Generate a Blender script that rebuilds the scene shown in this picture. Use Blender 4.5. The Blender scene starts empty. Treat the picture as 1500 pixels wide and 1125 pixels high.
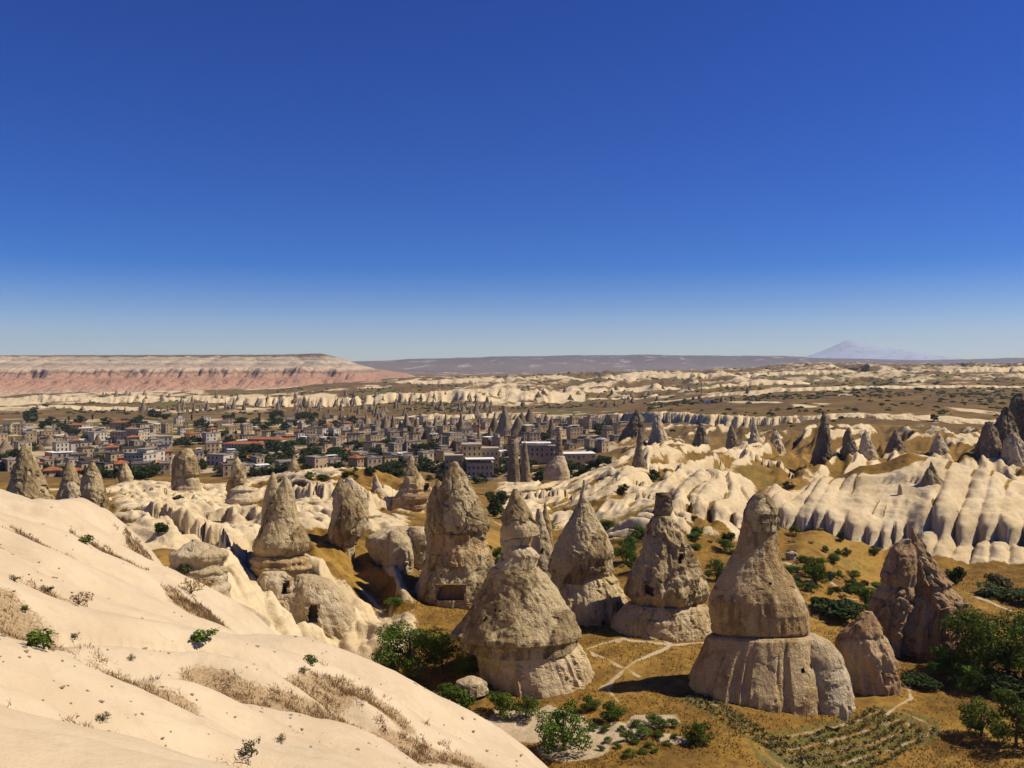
import bpy, math, random, time
import numpy as np

T0 = time.time()
R = math.radians
scene = bpy.context.scene
COL = scene.collection

# ------------------------------------------------------------------ camera, sky, sun, exposure
FPX = 1214.0                                   # focal length in pixels of a 1500 px wide picture
PITCH = math.atan(30.5 / FPX)
cam_d = bpy.data.cameras.new('camera')
cam_d.sensor_width = 36.0
cam_d.lens = 36.0 * FPX / 1500.0
cam_d.clip_start = 0.1
cam_d.clip_end = 90000.0
cam = bpy.data.objects.new('camera', cam_d)
cam.location = (0, 0, 0)
cam.rotation_euler = (math.pi / 2 - PITCH, 0, 0)
COL.objects.link(cam)
scene.camera = cam

SUN_EL, SUN_AZ = R(51), R(-4)                    # azimuth: from +x (right) turned towards the camera side
sdir = (math.cos(SUN_EL) * math.cos(SUN_AZ), -math.cos(SUN_EL) * math.sin(SUN_AZ), math.sin(SUN_EL))
world = bpy.data.worlds.new('World')
scene.world = world
world.use_nodes = True
wn, wl = world.node_tree.nodes, world.node_tree.links
wn.clear()
w_out = wn.new('ShaderNodeOutputWorld')
w_bg = wn.new('ShaderNodeBackground')
w_sky = wn.new('ShaderNodeTexSky')
w_sky.sky_type = 'NISHITA'
w_sky.sun_disc = False
w_sky.sun_elevation = SUN_EL
w_sky.sun_rotation = math.atan2(sdir[0], sdir[1])
w_sky.altitude = 1100
w_sky.air_density = 0.85
w_sky.dust_density = 0.0
w_sky.ozone_density = 3.9
w_hsv = wn.new('ShaderNodeHueSaturation')
w_hsv.inputs['Saturation'].default_value = 1.66
w_hsv.inputs['Hue'].default_value = 0.526
w_bg.inputs['Strength'].default_value = 0.077
wl.new(w_sky.outputs[0], w_hsv.inputs['Color'])
wl.new(w_hsv.outputs[0], w_bg.inputs['Color'])
wl.new(w_bg.outputs[0], w_out.inputs['Surface'])

sun_d = bpy.data.lights.new('sun', 'SUN')
sun_d.energy = 5.0
sun_d.angle = R(0.5)
sun_d.color = (1.0, 0.91, 0.74)
sun = bpy.data.objects.new('sun', sun_d)
from mathutils import Vector
sun.rotation_euler = Vector(sdir).to_track_quat('Z', 'Y').to_euler()
sun.location = (40, -40, 80)
COL.objects.link(sun)

scene.view_settings.view_transform = 'Standard'
scene.view_settings.look = 'None'
scene.view_settings.gamma = 1.0
scene.view_settings.use_curve_mapping = False
scene.view_settings.exposure = 0.3
scene.cycles.max_bounces = 6
scene.cycles.diffuse_bounces = 1
scene.cycles.volume_bounces = 0
scene.cycles.volume_step_rate = 4.0
scene.cycles.use_denoising = True

# ------------------------------------------------------------------ maths helpers
_c, _s = math.cos(PITCH), math.sin(PITCH)


def P(u, v, D):
    """world point seen at photo pixel (u, v) at forward distance D (metres)"""
    X, Z = (u - 750.0) / FPX, (562.5 - v) / FPX
    y = _c + Z * _s
    z = -_s + Z * _c
    return (X * D / y, D, z * D / y)


def _hash(ix, iy, iz, seed):
    with np.errstate(over='ignore'):
        h = (ix.astype(np.uint32) * np.uint32(374761393) + iy.astype(np.uint32) * np.uint32(668265263)
             + iz.astype(np.uint32) * np.uint32(2147483647 - 58) + np.uint32((seed * 974711 + 1013904223) & 0xffffffff))
        h ^= h >> np.uint32(13)
        h *= np.uint32(1274126177)
        h ^= h >> np.uint32(16)
        h *= np.uint32(2246822519)
        h ^= h >> np.uint32(13)
    return h.astype(np.float64) / 4294967295.0


def n2(x, y, seed=0):
    x = np.asarray(x, float) + 1000.0
    y = np.asarray(y, float) + 1000.0
    ix, iy = np.floor(x).astype(np.int64), np.floor(y).astype(np.int64)
    fx, fy = x - ix, y - iy
    fx = fx * fx * fx * (fx * (fx * 6 - 15) + 10)
    fy = fy * fy * fy * (fy * (fy * 6 - 15) + 10)
    z0 = np.zeros_like(ix)
    a, b = _hash(ix, iy, z0, seed), _hash(ix + 1, iy, z0, seed)
    c, d = _hash(ix, iy + 1, z0, seed), _hash(ix + 1, iy + 1, z0, seed)
    return ((a + (b - a) * fx) * (1 - fy) + (c + (d - c) * fx) * fy) * 2 - 1


def n3(x, y, z, seed=0):
    x = np.asarray(x, float) + 1000.0
    y = np.asarray(y, float) + 1000.0
    z = np.asarray(z, float) + 1000.0
    ix, iy, iz = (np.floor(q).astype(np.int64) for q in (x, y, z))
    fx, fy, fz = x - ix, y - iy, z - iz
    fx, fy, fz = (f * f * (3 - 2 * f) for f in (fx, fy, fz))
    out = 0
    for dz, wz in ((0, 1 - fz), (1, fz)):
        a, b = _hash(ix, iy, iz + dz, seed), _hash(ix + 1, iy, iz + dz, seed)
        c, d = _hash(ix, iy + 1, iz + dz, seed), _hash(ix + 1, iy + 1, iz + dz, seed)
        out = out + ((a + (b - a) * fx) * (1 - fy) + (c + (d - c) * fx) * fy) * wz
    return out * 2 - 1


def fbm2(x, y, o=4, seed=0, g=0.5):
    t, a, m = 0, 1.0, 0
    for i in range(o):
        t = t + a * n2(x * 2 ** i + i * 17.3, y * 2 ** i - i * 9.1, seed + i)
        m += a
        a *= g
    return t / m


def fbm3(x, y, z, o=4, seed=0, g=0.5):
    t, a, m = 0, 1.0, 0
    for i in range(o):
        t = t + a * n3(x * 2 ** i + i * 7.3, y * 2 ** i - i * 9.1, z * 2 ** i + i * 3.7, seed + i)
        m += a
        a *= g
    return t / m


def sstep(e0, e1, x):
    t = np.clip((x - e0) / (e1 - e0), 0, 1)
    return t * t * (3 - 2 * t)


def rib(s):
    """rounded ribs with sharp creases between them, 0..1, unequal widths"""
    i = np.floor(s)
    f = s - i
    amp = 0.55 + 0.45 * _hash(i.astype(np.int64) + 5000, np.zeros_like(i, dtype=np.int64), np.zeros_like(i, dtype=np.int64), 3)
    return amp * np.clip(1 - np.abs(2 * f - 1) ** 2.6, 0, 1) ** 0.75


class RBF:
    """thin-plate spline through scattered heights"""
    def __init__(self, pts, vals, lam=0.0):
        self.p = np.array(pts, float)
        n = len(self.p)
        K = self._k(self.p, self.p) + lam * np.eye(n)
        Q = np.hstack([np.ones((n, 1)), self.p])
        A = np.zeros((n + 3, n + 3))
        A[:n, :n], A[:n, n:], A[n:, :n] = K, Q, Q.T
        self.w = np.linalg.solve(A, np.concatenate([np.array(vals, float), np.zeros(3)]))

    @staticmethod
    def _k(a, b):
        d2 = ((a[:, None, :] - b[None, :, :]) ** 2).sum(-1)
        return 0.5 * d2 * np.log(d2 + 1e-12)

    def __call__(self, x, y):
        q = np.stack([np.ravel(x), np.ravel(y)], -1)
        out = np.empty(len(q))
        n = len(self.p)
        for i in range(0, len(q), 60000):
            c = q[i:i + 60000]
            out[i:i + 60000] = self._k(c, self.p) @ self.w[:n] + self.w[n] + c @ self.w[n + 1:]
        return out.reshape(np.shape(x))


# ------------------------------------------------------------------ the land: heights
GP = [  # photo column, photo row, forward distance: points of the valley and the land beyond
    (830, 1100, 79), (1060, 1052, 86), (1250, 1060, 90), (1400, 1000, 101), (1480, 1090, 84), (940, 990, 97),
    (950, 930, 114), (1120, 960, 108), (760, 1040, 90), (880, 915, 119), (1300, 1000, 101), (1340, 990, 105),
    (650, 905, 118), (600, 990, 101), (700, 1010, 94), (560, 1000, 97), (590, 862, 126), (640, 1060, 88),
    (540, 968, 107), (480, 965, 107), (410, 842, 119), (470, 850, 121), (510, 808, 137), (440, 900, 112), (375, 850, 118),
    (590, 750, 205), (620, 760, 190), (560, 790, 155), (700, 800, 165), (470, 692, 262), (520, 690, 270), (440, 700, 240), (560, 705, 240),
    (350, 745, 205), (270, 725, 226), (185, 712, 250), (60, 740, 150), (140, 745, 140), (0, 745, 150),
    (200, 732, 195), (280, 745, 180), (300, 800, 121), (240, 790, 108), (300, 862, 80), (345, 930, 74), (200, 810, 100),
    (100, 712, 300), (0, 712, 300), (380, 700, 330), (200, 702, 410), (330, 700, 420), (450, 688, 450), (0, 700, 420), (-200, 700, 420),
    (690, 697, 470), (600, 692, 460), (740, 742, 300), (820, 762, 262), (900, 782, 222), (760, 825, 168), (830, 720, 350), (860, 690, 420),
    (720, 720, 380), (960, 730, 262), (910, 700, 300), (960, 690, 310), (850, 800, 195),
    (1200, 850, 150), (1180, 800, 182), (1130, 775, 200), (1100, 830, 160), (1210, 900, 131), (1300, 905, 128),
    (1290, 800, 194), (1400, 855, 152), (1480, 860, 150), (1450, 905, 126), (1170, 765, 205), (1560, 870, 150), (1560, 1000, 100), (1480, 960, 110),
    (1330, 657, 225), (1200, 692, 222), (1450, 680, 214), (1520, 706, 212), (1390, 668, 220), (1135, 716, 216), (1260, 680, 224), (1600, 720, 205),
    (1330, 772, 198), (1420, 790, 194), (1500, 795, 190), (1230, 765, 202),
    (1030, 692, 214), (1070, 692, 222), (1000, 752, 188), (1060, 756, 190), (1020, 800, 175), (985, 738, 196), (910, 800, 172), (945, 772, 182), (1090, 715, 212),
    (1200, 676, 325), (1240, 672, 320), (1100, 672, 340), (1150, 690, 290), (1300, 650, 400), (1450, 682, 330), (1400, 660, 370), (1020, 668, 400), (950, 668, 400),
    (1300, 625, 520), (1200, 628, 520), (1100, 645, 560), (1030, 645, 580), (950, 650, 560), (1480, 630, 500), (1600, 640, 480),
    (1300, 603, 640), (1450, 612, 600), (1150, 604, 700), (1050, 602, 760), (960, 603, 820), (1600, 620, 580),
    (1300, 580, 900), (1450, 580, 900), (1100, 583, 1000), (1300, 565, 1250), (1100, 570, 1300), (1450, 562, 1300), (1600, 570, 1100),
    (860, 640, 700), (800, 640, 720), (740, 632, 800), (650, 640, 700), (860, 615, 900), (760, 606, 1050),
    (100, 660, 640), (300, 660, 640), (500, 660, 640), (-200, 660, 640), (-200, 612, 1100),
    (100, 618, 1020), (300, 618, 1020), (500, 622, 1000), (640, 618, 1000),
    (0, 605, 1250), (250, 606, 1250), (450, 605, 1250), (600, 606, 1200), (-250, 600, 1400),
    (100, 590, 1600), (300, 590, 1600), (520, 592, 1480), (680, 590, 1480), (820, 588, 1500), (950, 582, 1500),
    (100, 578, 2150), (300, 577, 2100), (450, 572, 2000), (600, 570, 1950), (750, 568, 2000), (900, 562, 2000), (-300, 578, 2100),
    (600, 556, 2800), (750, 553, 3000), (900, 546, 3300), (1050, 544, 2800), (0, 570, 2900), (300, 565, 2900), (-300, 570, 2900),
    (1200, 532, 2900), (1160, 540, 2700), (1280, 536, 2900), (1330, 536, 3000), (1450, 533, 3400), (1200, 555, 1900), (1400, 550, 1900), (1550, 535, 3400),
    (1200, 540, 4200), (1450, 537, 4800), (900, 550, 5000), (600, 551, 5200), (200, 549, 5200), (-300, 549, 5200), (750, 545, 9000), (100, 545, 9000), (1450, 541, 9000),
    (830, 1300, 55), (1200, 1300, 60), (1600, 1300, 60), (400, 1000, 62), (200, 900, 70), (0, 850, 78), (600, 1200, 64), (-300, 850, 80),
]
GX = [  # photo column, distance, height: hidden ground behind crests
    (1135, 236, -38), (1200, 240, -38), (1260, 241, -35), (1330, 241, -30), (1390, 238, -30), (1450, 232, -32), (1520, 230, -35), (1600, 225, -36),
    (1200, 275, -44), (1330, 275, -44), (1450, 270, -45), (1580, 270, -46), (1260, 300, -42), (1400, 300, -43), (1030, 236, -36), (1080, 242, -37),
]
_gw = np.array([P(*p) for p in GP] + [((u - 750) / FPX * D, D, z) for (u, D, z) in GX])
BASE = RBF(np.stack([_gw[:, 0] / _gw[:, 1] * 3.0, np.log(_gw[:, 1])], -1), _gw[:, 2], 1e-3)


def blob(x, y, u, v, D, rx, ry):
    cx, cy, _ = P(u, v, D)
    return np.exp(-((x - cx) / rx) ** 2 - ((y - cy) / ry) ** 2)


def poly_dist(x, y, pts):
    """distance to a polyline of world points"""
    d = np.full(np.shape(x), 1e9)
    for (ax, ay), (bx, by) in zip(pts[:-1], pts[1:]):
        vx, vy = bx - ax, by - ay
        t = np.clip(((x - ax) * vx + (y - ay) * vy) / (vx * vx + vy * vy + 1e-9), 0, 1)
        d = np.minimum(d, np.hypot(x - ax - t * vx, y - ay - t * vy))
    return d


def pl(pts):
    return [P(*p)[:2] for p in pts]


PATHS = [
    (pl([(860, 948, 108), (905, 937, 112), (950, 942, 111), (985, 945, 110), (1040, 938, 112)]), 0.55),
    (pl([(905, 940, 111), (945, 914, 118)]), 0.5), (pl([(945, 914, 118), (985, 942, 110)]), 0.45),
    (pl([(985, 942, 110), (930, 968, 102), (890, 1000, 95), (880, 1002, 94)]), 0.4),
    (pl([(865, 949, 107), (900, 968, 102), (935, 992, 97)]), 0.35), (pl([(885, 1000, 95), (905, 1025, 90)]), 0.3),
    (pl([(575, 905, 115), (570, 880, 120), (575, 872, 123), (595, 866, 125), (620, 860, 127)]), 0.5), (pl([(570, 880, 120), (530, 850, 128)]), 0.4),
    (pl([(1430, 880, 138), (1480, 895, 130), (1540, 905, 126)]), 0.9), (pl([(1190, 858, 147), (1240, 868, 143), (1290, 850, 150)]), 0.5),
    (pl([(1240, 850, 150), (1180, 835, 158), (1150, 820, 165)]), 0.9),
    (pl([(780, 790, 190), (830, 800, 184), (880, 785, 200)]), 1.2), (pl([(700, 765, 240), (760, 775, 230), (820, 770, 240)]), 1.0),
    (pl([(1300, 1045, 92), (1335, 1020, 97), (1330, 1000, 101)]), 0.5),
]


def land(x, y):
    """height and surface masks (rock, green, bare) of the land at world x, y"""
    U = 750 + FPX * x / y
    L = np.log(y)
    h = BASE(x / y * 3.0, L)
    w1 = fbm2(x / 14.0, y / 14.0, 3, 5)
    w2 = fbm2(x / 60.0, y / 60.0, 3, 6)
    w3 = fbm2(x / 2.2, y / 2.2, 3, 8)
    wf = fbm2(x / 24.0, y / 40.0, 4, 13)
    rock = np.zeros_like(h)
    green = np.zeros_like(h)
    bare = np.zeros_like(h)
    near = 1 - sstep(250, 500, y)

    def terrace(us, yf, hgt, wd, ribw, ribamp, wide=5.0, k=0.0, seed=0, rk=1.0, fine=0.35):
        nonlocal h, rock
        f = np.interp(U, us, yf)
        hh = np.interp(U, us, hgt)
        s = (x - k * y) / ribw
        s = s + 1.5 * fbm2(x / (ribw * 2.6), y / (ribw * 2.6), 3, 40 + seed)
        d = y - f + ribamp * (rib(s) - 0.5) + ribamp * fine * (rib(s * 2.7 + 0.3) - 0.5) + ribamp * 0.5 * fbm2(x / (ribw * 0.5), y / (ribw * 0.5), 2, 50 + seed) + ribamp * 1.2 * n2(x / (ribw * 4), y / (ribw * 4), 60 + seed)
        q = np.clip(d / (wd * 1.6), 0, 1)
        a = 0.45 * sstep(0, 0.35, d / wd) + 0.55 * np.sqrt(1 - (1 - q) ** 2)
        b = sstep(-wide * 0.5, wide * 0.5, d / wd - 0.5)
        h = h + hh * (a - b)
        inside = sstep(-0.8, 0.25, d / wd) * (1 - sstep(1.1, 1.4 + wide * 0.35, d / wd + 0.5 * w1))
        rock = np.maximum(rock, rk * inside * sstep(0.25, 1.5, np.abs(hh)))

    # --- the fluted white ridge on the right
    yf = np.interp(U, [1090, 1135, 1200, 1290, 1330, 1420, 1500, 1650], [207, 203.5, 198, 194.5, 195, 192, 188, 182])
    zone = sstep(1105, 1150, U) * sstep(-10, -6, y - yf) * (1 - sstep(236, 262, y))
    q5 = x - 0.72 * y
    rw = sstep(1300, 1345, U)
    s = q5 / 4.0 + 1.3 * fbm2((x - 0.72 * y) / 14.0, y / 60.0, 2, 21)
    sr = q5 / 6.6 + 1.1 * fbm2((x - 0.72 * y) / 20.0, y / 70.0, 2, 22) + 0.3
    d = y - yf
    RB = rib(s) * (1 - rw) + rib(sr) * rw
    up = sstep(-2, 2, d) * (1 - sstep(22, 36, d))
    amp = (1.9 - 1.3 * sstep(6, 25, d + 5 * w1)) * (1 - rw) + (2.6 - 1.0 * sstep(8, 30, d)) * rw
    amp = amp * np.clip(0.9 + 1.1 * n2(q5 / 13.0, y / 18.0, 26), 0.25, 1.7)
    h = h + zone * up * (amp * RB - 0.9 + 0.5 * fbm2(x / 4.0, y / 5.0, 3, 28))
    lip = d + (2.6 + 0.8 * rw) * RB - 2.2 + 2.2 * w1
    lq = np.clip(lip / 4.2, 0, 1)
    h = h + zone * 5.0 * (0.45 * sstep(-0.15, 0.25, lip) + 0.55 * np.sqrt(1 - (1 - lq) ** 2) - sstep(-5, 17, lip))
    tier2 = zone * sstep(1300, 1345, U)
    h = h + tier2 * 2.2 * (rib(sr * 1.3 + 0.25) * sstep(-12, -4, d) * (1 - sstep(-1, 1.5, d)) - 0.4)
    # step across the upper slope
    st = y - np.interp(U, [1230, 1290, 1360, 1420, 1500], [214, 214.5, 211, 208, 205]) + 1.2 * w1
    h = h + zone * sstep(1232, 1248, U) * (1 - sstep(1345, 1375, U)) * 1.8 * (sstep(-0.3, 0.4, st) - sstep(-6, 6, st))
    flat = sstep(23, 27, d + 3 * w1) * (1 - sstep(1240, 1300, U))
    rz = zone * np.maximum(sstep(-1.2, 0.3, lip + 0.8 * w1), rw * sstep(-11.5, -8.5, d + 2 * w1)) * (1 - 0.9 * flat) * (1 - 0.85 * sstep(0.5, 0.2, RB) * sstep(0.0, 0.25, fbm2(x / 13., y / 13., 2, 27)) * sstep(2, 6, d))
    rz = rz * (1 - sstep(0.12, 0.3, blob(x, y, 1290, 690, 224, 9, 5) * 0.9 + 0.25 * w1) * 0.9)
    rock = np.maximum(rock, rz)

    # --- smaller white lobes left of it
    z0 = sstep(975, 1000, U) * (1 - sstep(1095, 1120, U)) * sstep(176, 181, y) * (1 - sstep(221, 236, y))
    s0 = (x - 0.35 * y) / 6.5 + 0.5 * n2(x / 10.0, y / 10.0, 23)
    h = h + z0 * (3.0 * rib(s0) + 0.8 * rib(s0 * 2.4) - 1.6)
    l0 = y - np.interp(U, [980, 1030, 1110], [188, 189, 191]) + 2.2 * rib(s0)
    h = h + z0 * 4.2 * (sstep(-0.3, 0.6, l0) - sstep(-4, 4, l0))
    rock = np.maximum(rock, z0 * sstep(-0.25, 0.05, rib(s0) - 0.55 + 0.5 * w1 + 0.3 * sstep(-1, 1, l0)))
    zl = blob(x, y, 940, 772, 184, 13, 11)
    sl = (x + 0.8 * y) / 5.0 + 0.6 * n2(x / 9.0, y / 9.0, 29)
    h = h + zl * (2.4 * rib(sl) + 1.5)
    rock = np.maximum(rock, sstep(0.25, 0.5, zl + 0.25 * w1) * sstep(0.3, 0.6, rib(sl)))

    # --- ledges and low cliffs of the middle distance
    terrace([735, 760, 800, 880, 900], [332, 330, 326, 322, 318], [0, 6.5, 7.5, 7.0, 0], 1.6, 6.0, 3.2, 5, 0.1, 1)
    terrace([870, 900, 960, 1030, 1060], [300, 297, 292, 286, 284], [0, 4.5, 5.0, 4.5, 0], 1.2, 9.0, 3.5, 5, 0.2, 2)
    terrace([900, 940, 1010, 1100, 1130], [266, 262, 256, 250, 248], [0, 4, 5, 4, 0], 1.2, 7.0, 3.2, 5, 0.3, 3)
    terrace([880, 930, 1010, 1100, 1180, 1230], [345, 340, 332, 322, 312, 305], [0, 4.5, 5, 6, 5, 0], 1.5, 8.0, 4.5, 5, 0.4, 4)
    # --- bluffs on the left
    terrace([195, 225, 300, 375, 395], [131, 129, 126, 124, 123], [0, 4.6, 5.6, 5.2, 0], 1.5, 3.4, 2.0, 5, 0.2, 5)
    terrace([120, 180, 300, 375, 400], [176, 172, 168, 164, 162], [0, 2.6, 3.4, 4.0, 0], 1.2, 5.5, 2.2, 5, 0.0, 6)
    terrace([100, 160, 280, 330, 350], [214, 212, 208, 204, 203], [0, 2.0, 2.6, 2.0, 0], 1.0, 7.0, 2.2, 5, 0.0, 7)
    terrace([385, 430, 480, 530, 560, 590], [196, 194, 192, 197, 206, 210], [0, 7.0, 7.5, 7.5, 6, 0], 2.8, 4.2, 3.6, 4, -0.3, 8)
    terrace([540, 560, 600, 640, 660], [232, 230, 228, 232, 236], [0, 5, 6, 5, 0], 2.0, 6.0, 3.2, 4, -0.1, 9)
    # white bank below the leaning pinnacle, with gullies
    bank = blob(x, y, 455, 900, 113, 13, 11) + 0.8 * blob(x, y, 380, 880, 108, 8, 12) + 0.6 * blob(x, y, 520, 925, 111, 6, 7)
    sb = (x * 0.76 + y * 0.65) / 4.2 + 0.6 * n2(x / 6.0, y / 6.0, 31)
    h = h + np.clip(bank, 0, 1) * (1.3 * rib(sb) + 0.4 * rib(sb * 2.6) - 0.6 + 0.9 * w1)
    rock = np.maximum(rock, sstep(0.2, 0.6, bank + 0.25 * w1))
    rock = np.maximum(rock, sstep(0.35, 0.55, blob(x, y, 300, 880, 80, 17, 14) + 0.3 * w1 + 0.1 * n2(x / 3, y / 3, 3)))
    rock = np.maximum(rock, sstep(0.3, 0.5, blob(x, y, 230, 790, 112, 11, 12) + 0.35 * w1))
    for (bu, bv, bD, rx, ry) in ((260, 735, 190, 22, 6), (230, 750, 172, 18, 4), (330, 725, 205, 14, 5), (360, 770, 150, 9, 9), (330, 705, 280, 20, 10), (180, 725, 225, 25, 7), (300, 752, 160, 16, 5)):
        rock = np.maximum(rock, sstep(0.4, 0.62, blob(x, y, bu, bv, bD, rx, ry) + 0.4 * w1))
    lz = sstep(130, 200, U) * (1 - sstep(560, 640, U)) * sstep(98, 112, y) * (1 - sstep(255, 300, y))
    lr = 1 - np.abs(fbm2((x + 0.4 * y) / 13.0, y / 17.0, 4, 120, 0.55)) * 2.6
    h = h + lz * (2.2 * np.clip(lr, -0.5, 1) - 0.8 + 0.5 * rib((x * 0.8 + 0.6 * y) / 3.1 + w1) * sstep(0.2, 0.7, lr))
    rock = np.maximum(rock, lz * sstep(0.12, 0.75, lr + 0.55 * w1 - 0.55 * sstep(195, 215, y) * sstep(470, 520, U)) * 0.9)
    cz = sstep(700, 760, U) * (1 - sstep(960, 1040, U)) * sstep(225, 262, y) * (1 - sstep(440, 500, y))
    cr = 1 - np.abs(fbm2((x - 0.3 * y) / 17.0, y / 34.0, 4, 125, 0.55)) * 2.7
    h = h + cz * (3.4 * np.clip(cr, -0.4, 1) - 1.4)
    rock = np.maximum(rock, cz * sstep(0.25, 0.75, cr + 0.3 * w1) * 0.95)
    # --- white badlands between the ridge and the plateau
    bz = sstep(870, 950, U) * sstep(262, 300, y) * (1 - sstep(0, 110, y - np.interp(U, [900, 1050, 1150, 1300, 1500], [620, 600, 500, 440, 420])))
    wx = x + 14 * w2
    rd = 1 - np.abs(fbm2((x + 6 * w2 - 0.5 * y) / 19.0, y / 95.0, 4, 70, 0.5)) * 2.6
    rd = np.clip(rd, -0.6, 1)
    fl = rib((x - 0.45 * y) / 5.5 + 1.2 * fbm2(x / 16., y / 16., 2, 71))
    rd2 = 1 - np.abs(fbm2((x - 0.6 * y) / 7.0, y / 40.0, 3, 73)) * 3.0
    h = h + bz * (6.0 * rd - 2.5 + 1.4 * fl * np.clip(rd, 0, 1) + 0.9 * np.clip(rd2, -0.5, 1))
    rock = np.maximum(rock, bz * sstep(0.34, 0.8, rd + 0.4 * w1 + 0.15 * rd2) * (1 - 0.85 * sstep(-0.05, 0.35, fbm2(x / 34., y / 34., 3, 77))))
    # plateau edge
    terrace([560, 640, 720, 860, 950, 1050, 1200, 1350, 1500, 1650], [1120, 1090, 1030, 860, 750, 690, 610, 570, 545, 520],
            [0, 13, 15, 17, 19, 17, 5, 3, 3, 3], 15, 19, 16, 4, 0.15, 10, 0.9, 0.5)
    rock = rock * (1 - bz * sstep(0.25, 0.45, fbm2(x / 22., y / 22., 3, 81)) * 0.85)
    # --- far pale cliffs
    terrace([-300, 0, 150, 330, 420, 560, 700, 800, 860], [1760, 1760, 1700, 1640, 1560, 1500, 1500, 1560, 1600], [14, 14, 16, 20, 30, 34, 28, 18, 0], 62, 38, 44, 3, 0.1, 11, 1.0, 0.6)
    terrace([-300, 0, 200, 330, 420], [1400, 1400, 1380, 1360, 1360], [11, 11, 9, 9, 0], 30, 34, 26, 4, 0.1, 12)
    terrace([640, 720, 800, 900, 960, 1000], [1800, 1760, 1720, 1700, 1700, 1700], [0, 22, 26, 18, 12, 0], 45, 40, 40, 3, 0.1, 13)
    terrace([800, 900, 1000, 1150, 1300, 1360], [1480, 1440, 1420, 1400, 1400, 1400], [0, 12, 11, 13, 12, 0], 24, 26, 20, 4, 0.1, 14)
    terrace([940, 1040, 1100, 1250, 1400, 1650], [1250, 1180, 1150, 1140, 1130, 1100], [0, 7, 9, 9, 9, 9], 16, 20, 15, 4, 0.1, 15)
    terrace([880, 960, 1040, 1200, 1300, 1420, 1650], [2250, 2200, 2150, 2150, 2150, 2100, 2100], [0, 14, 22, 16, 16, 22, 22], 40, 36, 36, 4, 0.1, 16, 0.8)
    terrace([560, 640, 720, 900, 960], [2350, 2350, 2350, 2350, 2350], [0, 16, 18, 20, 0], 50, 50, 50, 4, 0.1, 17, 0.8)
    far = sstep(1150, 1400, y)
    pf = fbm2(x / 130., y / 210., 4, 90)
    rock = np.maximum(rock, far * sstep(0.0, 0.6, pf + 0.45 * wf - 0.22 * sstep(900, 1100, U) + 0.16 * (1 - sstep(300, 520, U))) * 0.85)
    fb = sstep(1250, 1500, y) * (1 - sstep(2900, 3300, y)) * sstep(560, 700, U)
    rf = 1 - np.abs(fbm2((x - 0.2 * y) / 85.0, y / 210.0, 4, 95, 0.55)) * 2.6
    h = h + fb * (8 * np.clip(rf, -0.4, 1) - 3 + 3 * rib((x - 0.1 * y) / 24.0 + 1.2 * wf) * np.clip(rf, 0, 1))
    rock = np.maximum(rock, fb * sstep(0.3, 0.95, rf + 0.6 * wf) * 0.62 * (1 - 0.8 * sstep(0.0, 0.35, fbm2(x / 170., y / 300., 3, 97))))
    h = h + far * 9 * fbm2(x / 110., y / 110., 4, 92) * (1 - sstep(3500, 6000, y))
    # --- general unevenness
    h = h + near * (0.40 * w1 + 0.22 * w3) + (1 - near) * (1.6 * w2)
    # --- green and bare patches
    pz_ = sstep(900, 1000, U) * sstep(560, 680, y) * (1 - sstep(1250, 1400, y))
    rock = np.maximum(rock, pz_ * sstep(0.22, 0.6, fbm2(x / 42., y / 110., 4, 98) + 0.35 * wf) * 0.75)
    gr = fbm2(x / 40., y / 40., 4, 100)
    green = np.maximum(green, sstep(0.1, 0.4, gr) * 0.45 * sstep(120, 160, y) * (1 - sstep(420, 520, y)) * sstep(680, 720, U) * (1 - sstep(1260, 1330, U)))
    green = np.maximum(green, far * sstep(-0.05, 0.6, fbm2(x / 60., y / 140., 4, 101) + 0.5 * wf + 0.15 * sstep(900, 1100, U)) * 0.7)
    fields = [pl([(1020, 1030, 91), (1090, 1075, 84), (1170, 1100, 80), (1260, 1125, 77)]), pl([(1160, 1100, 80), (1240, 1075, 85), (1320, 1050, 90)])]
    for i, fp in enumerate(fields):
        dd = poly_dist(x, y, fp) + 0.35 * w1
        band = np.cos(2 * math.pi * dd / (1.5 + 0.5 * i)) + 1.1 * w3
        ins = 1 - sstep(1.5 + 2.2 * i, 2.4 + 2.6 * i, dd + 0.6 * w3)
        green = np.maximum(green, ins * (0.42 + 0.2 * sstep(-0.4, 0.8, band)))
        bare = np.maximum(bare, ins * 0.46 * sstep(-0.4, 1.2, -band + 0.8 * w3))
    for (bu, bv, bD, rx, ry) in ((900, 1075, 82.5, 5.5, 4.2), (950, 1062, 85, 4.5, 3.0), (790, 1060, 86, 6, 4.5), (850, 1090, 79, 4, 3), (985, 1090, 80.5, 3, 2)):
        bare = np.maximum(bare, sstep(0.25, 0.75, blob(x, y, bu, bv, bD, rx, ry) + 0.35 * w1 + 0.2 * w3))
    for pts, wd in PATHS:
        bare = np.maximum(bare, (1 - sstep(wd * 0.3, wd * 1.6, poly_dist(x, y, pts) + 0.2 * w1 + 0.35 * w3)) * 0.62)
    town = sstep(430, 480, y) * (1 - sstep(1050, 1180, y)) * (1 - sstep(880, 960, U))
    bare = np.maximum(bare, town * sstep(-0.1, 0.3, fbm2(x / 30., y / 30., 3, 103)) * 0.7)
    green = np.maximum(green, town * sstep(0.0, 0.3, fbm2(x / 35., y / 35., 3, 104)) * 0.8)
    dry = np.clip(0.5 + 0.7 * fbm2(x / 26., y / 26., 4, 105) + 0.35 * w3, 0, 1)
    steppe = sstep(230, 620, y) * (0.8 + 0.4 * w2)
    # horizontal bedding of the bare rock
    h = h + np.clip(rock, 0, 1) * near * (0.13 * np.sin(h * 3.1 + 2 * w1) + 0.09 * np.sin(h * 7.3 + w1) + 0.16 * (1 - 2 * np.abs(w3)))
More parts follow.
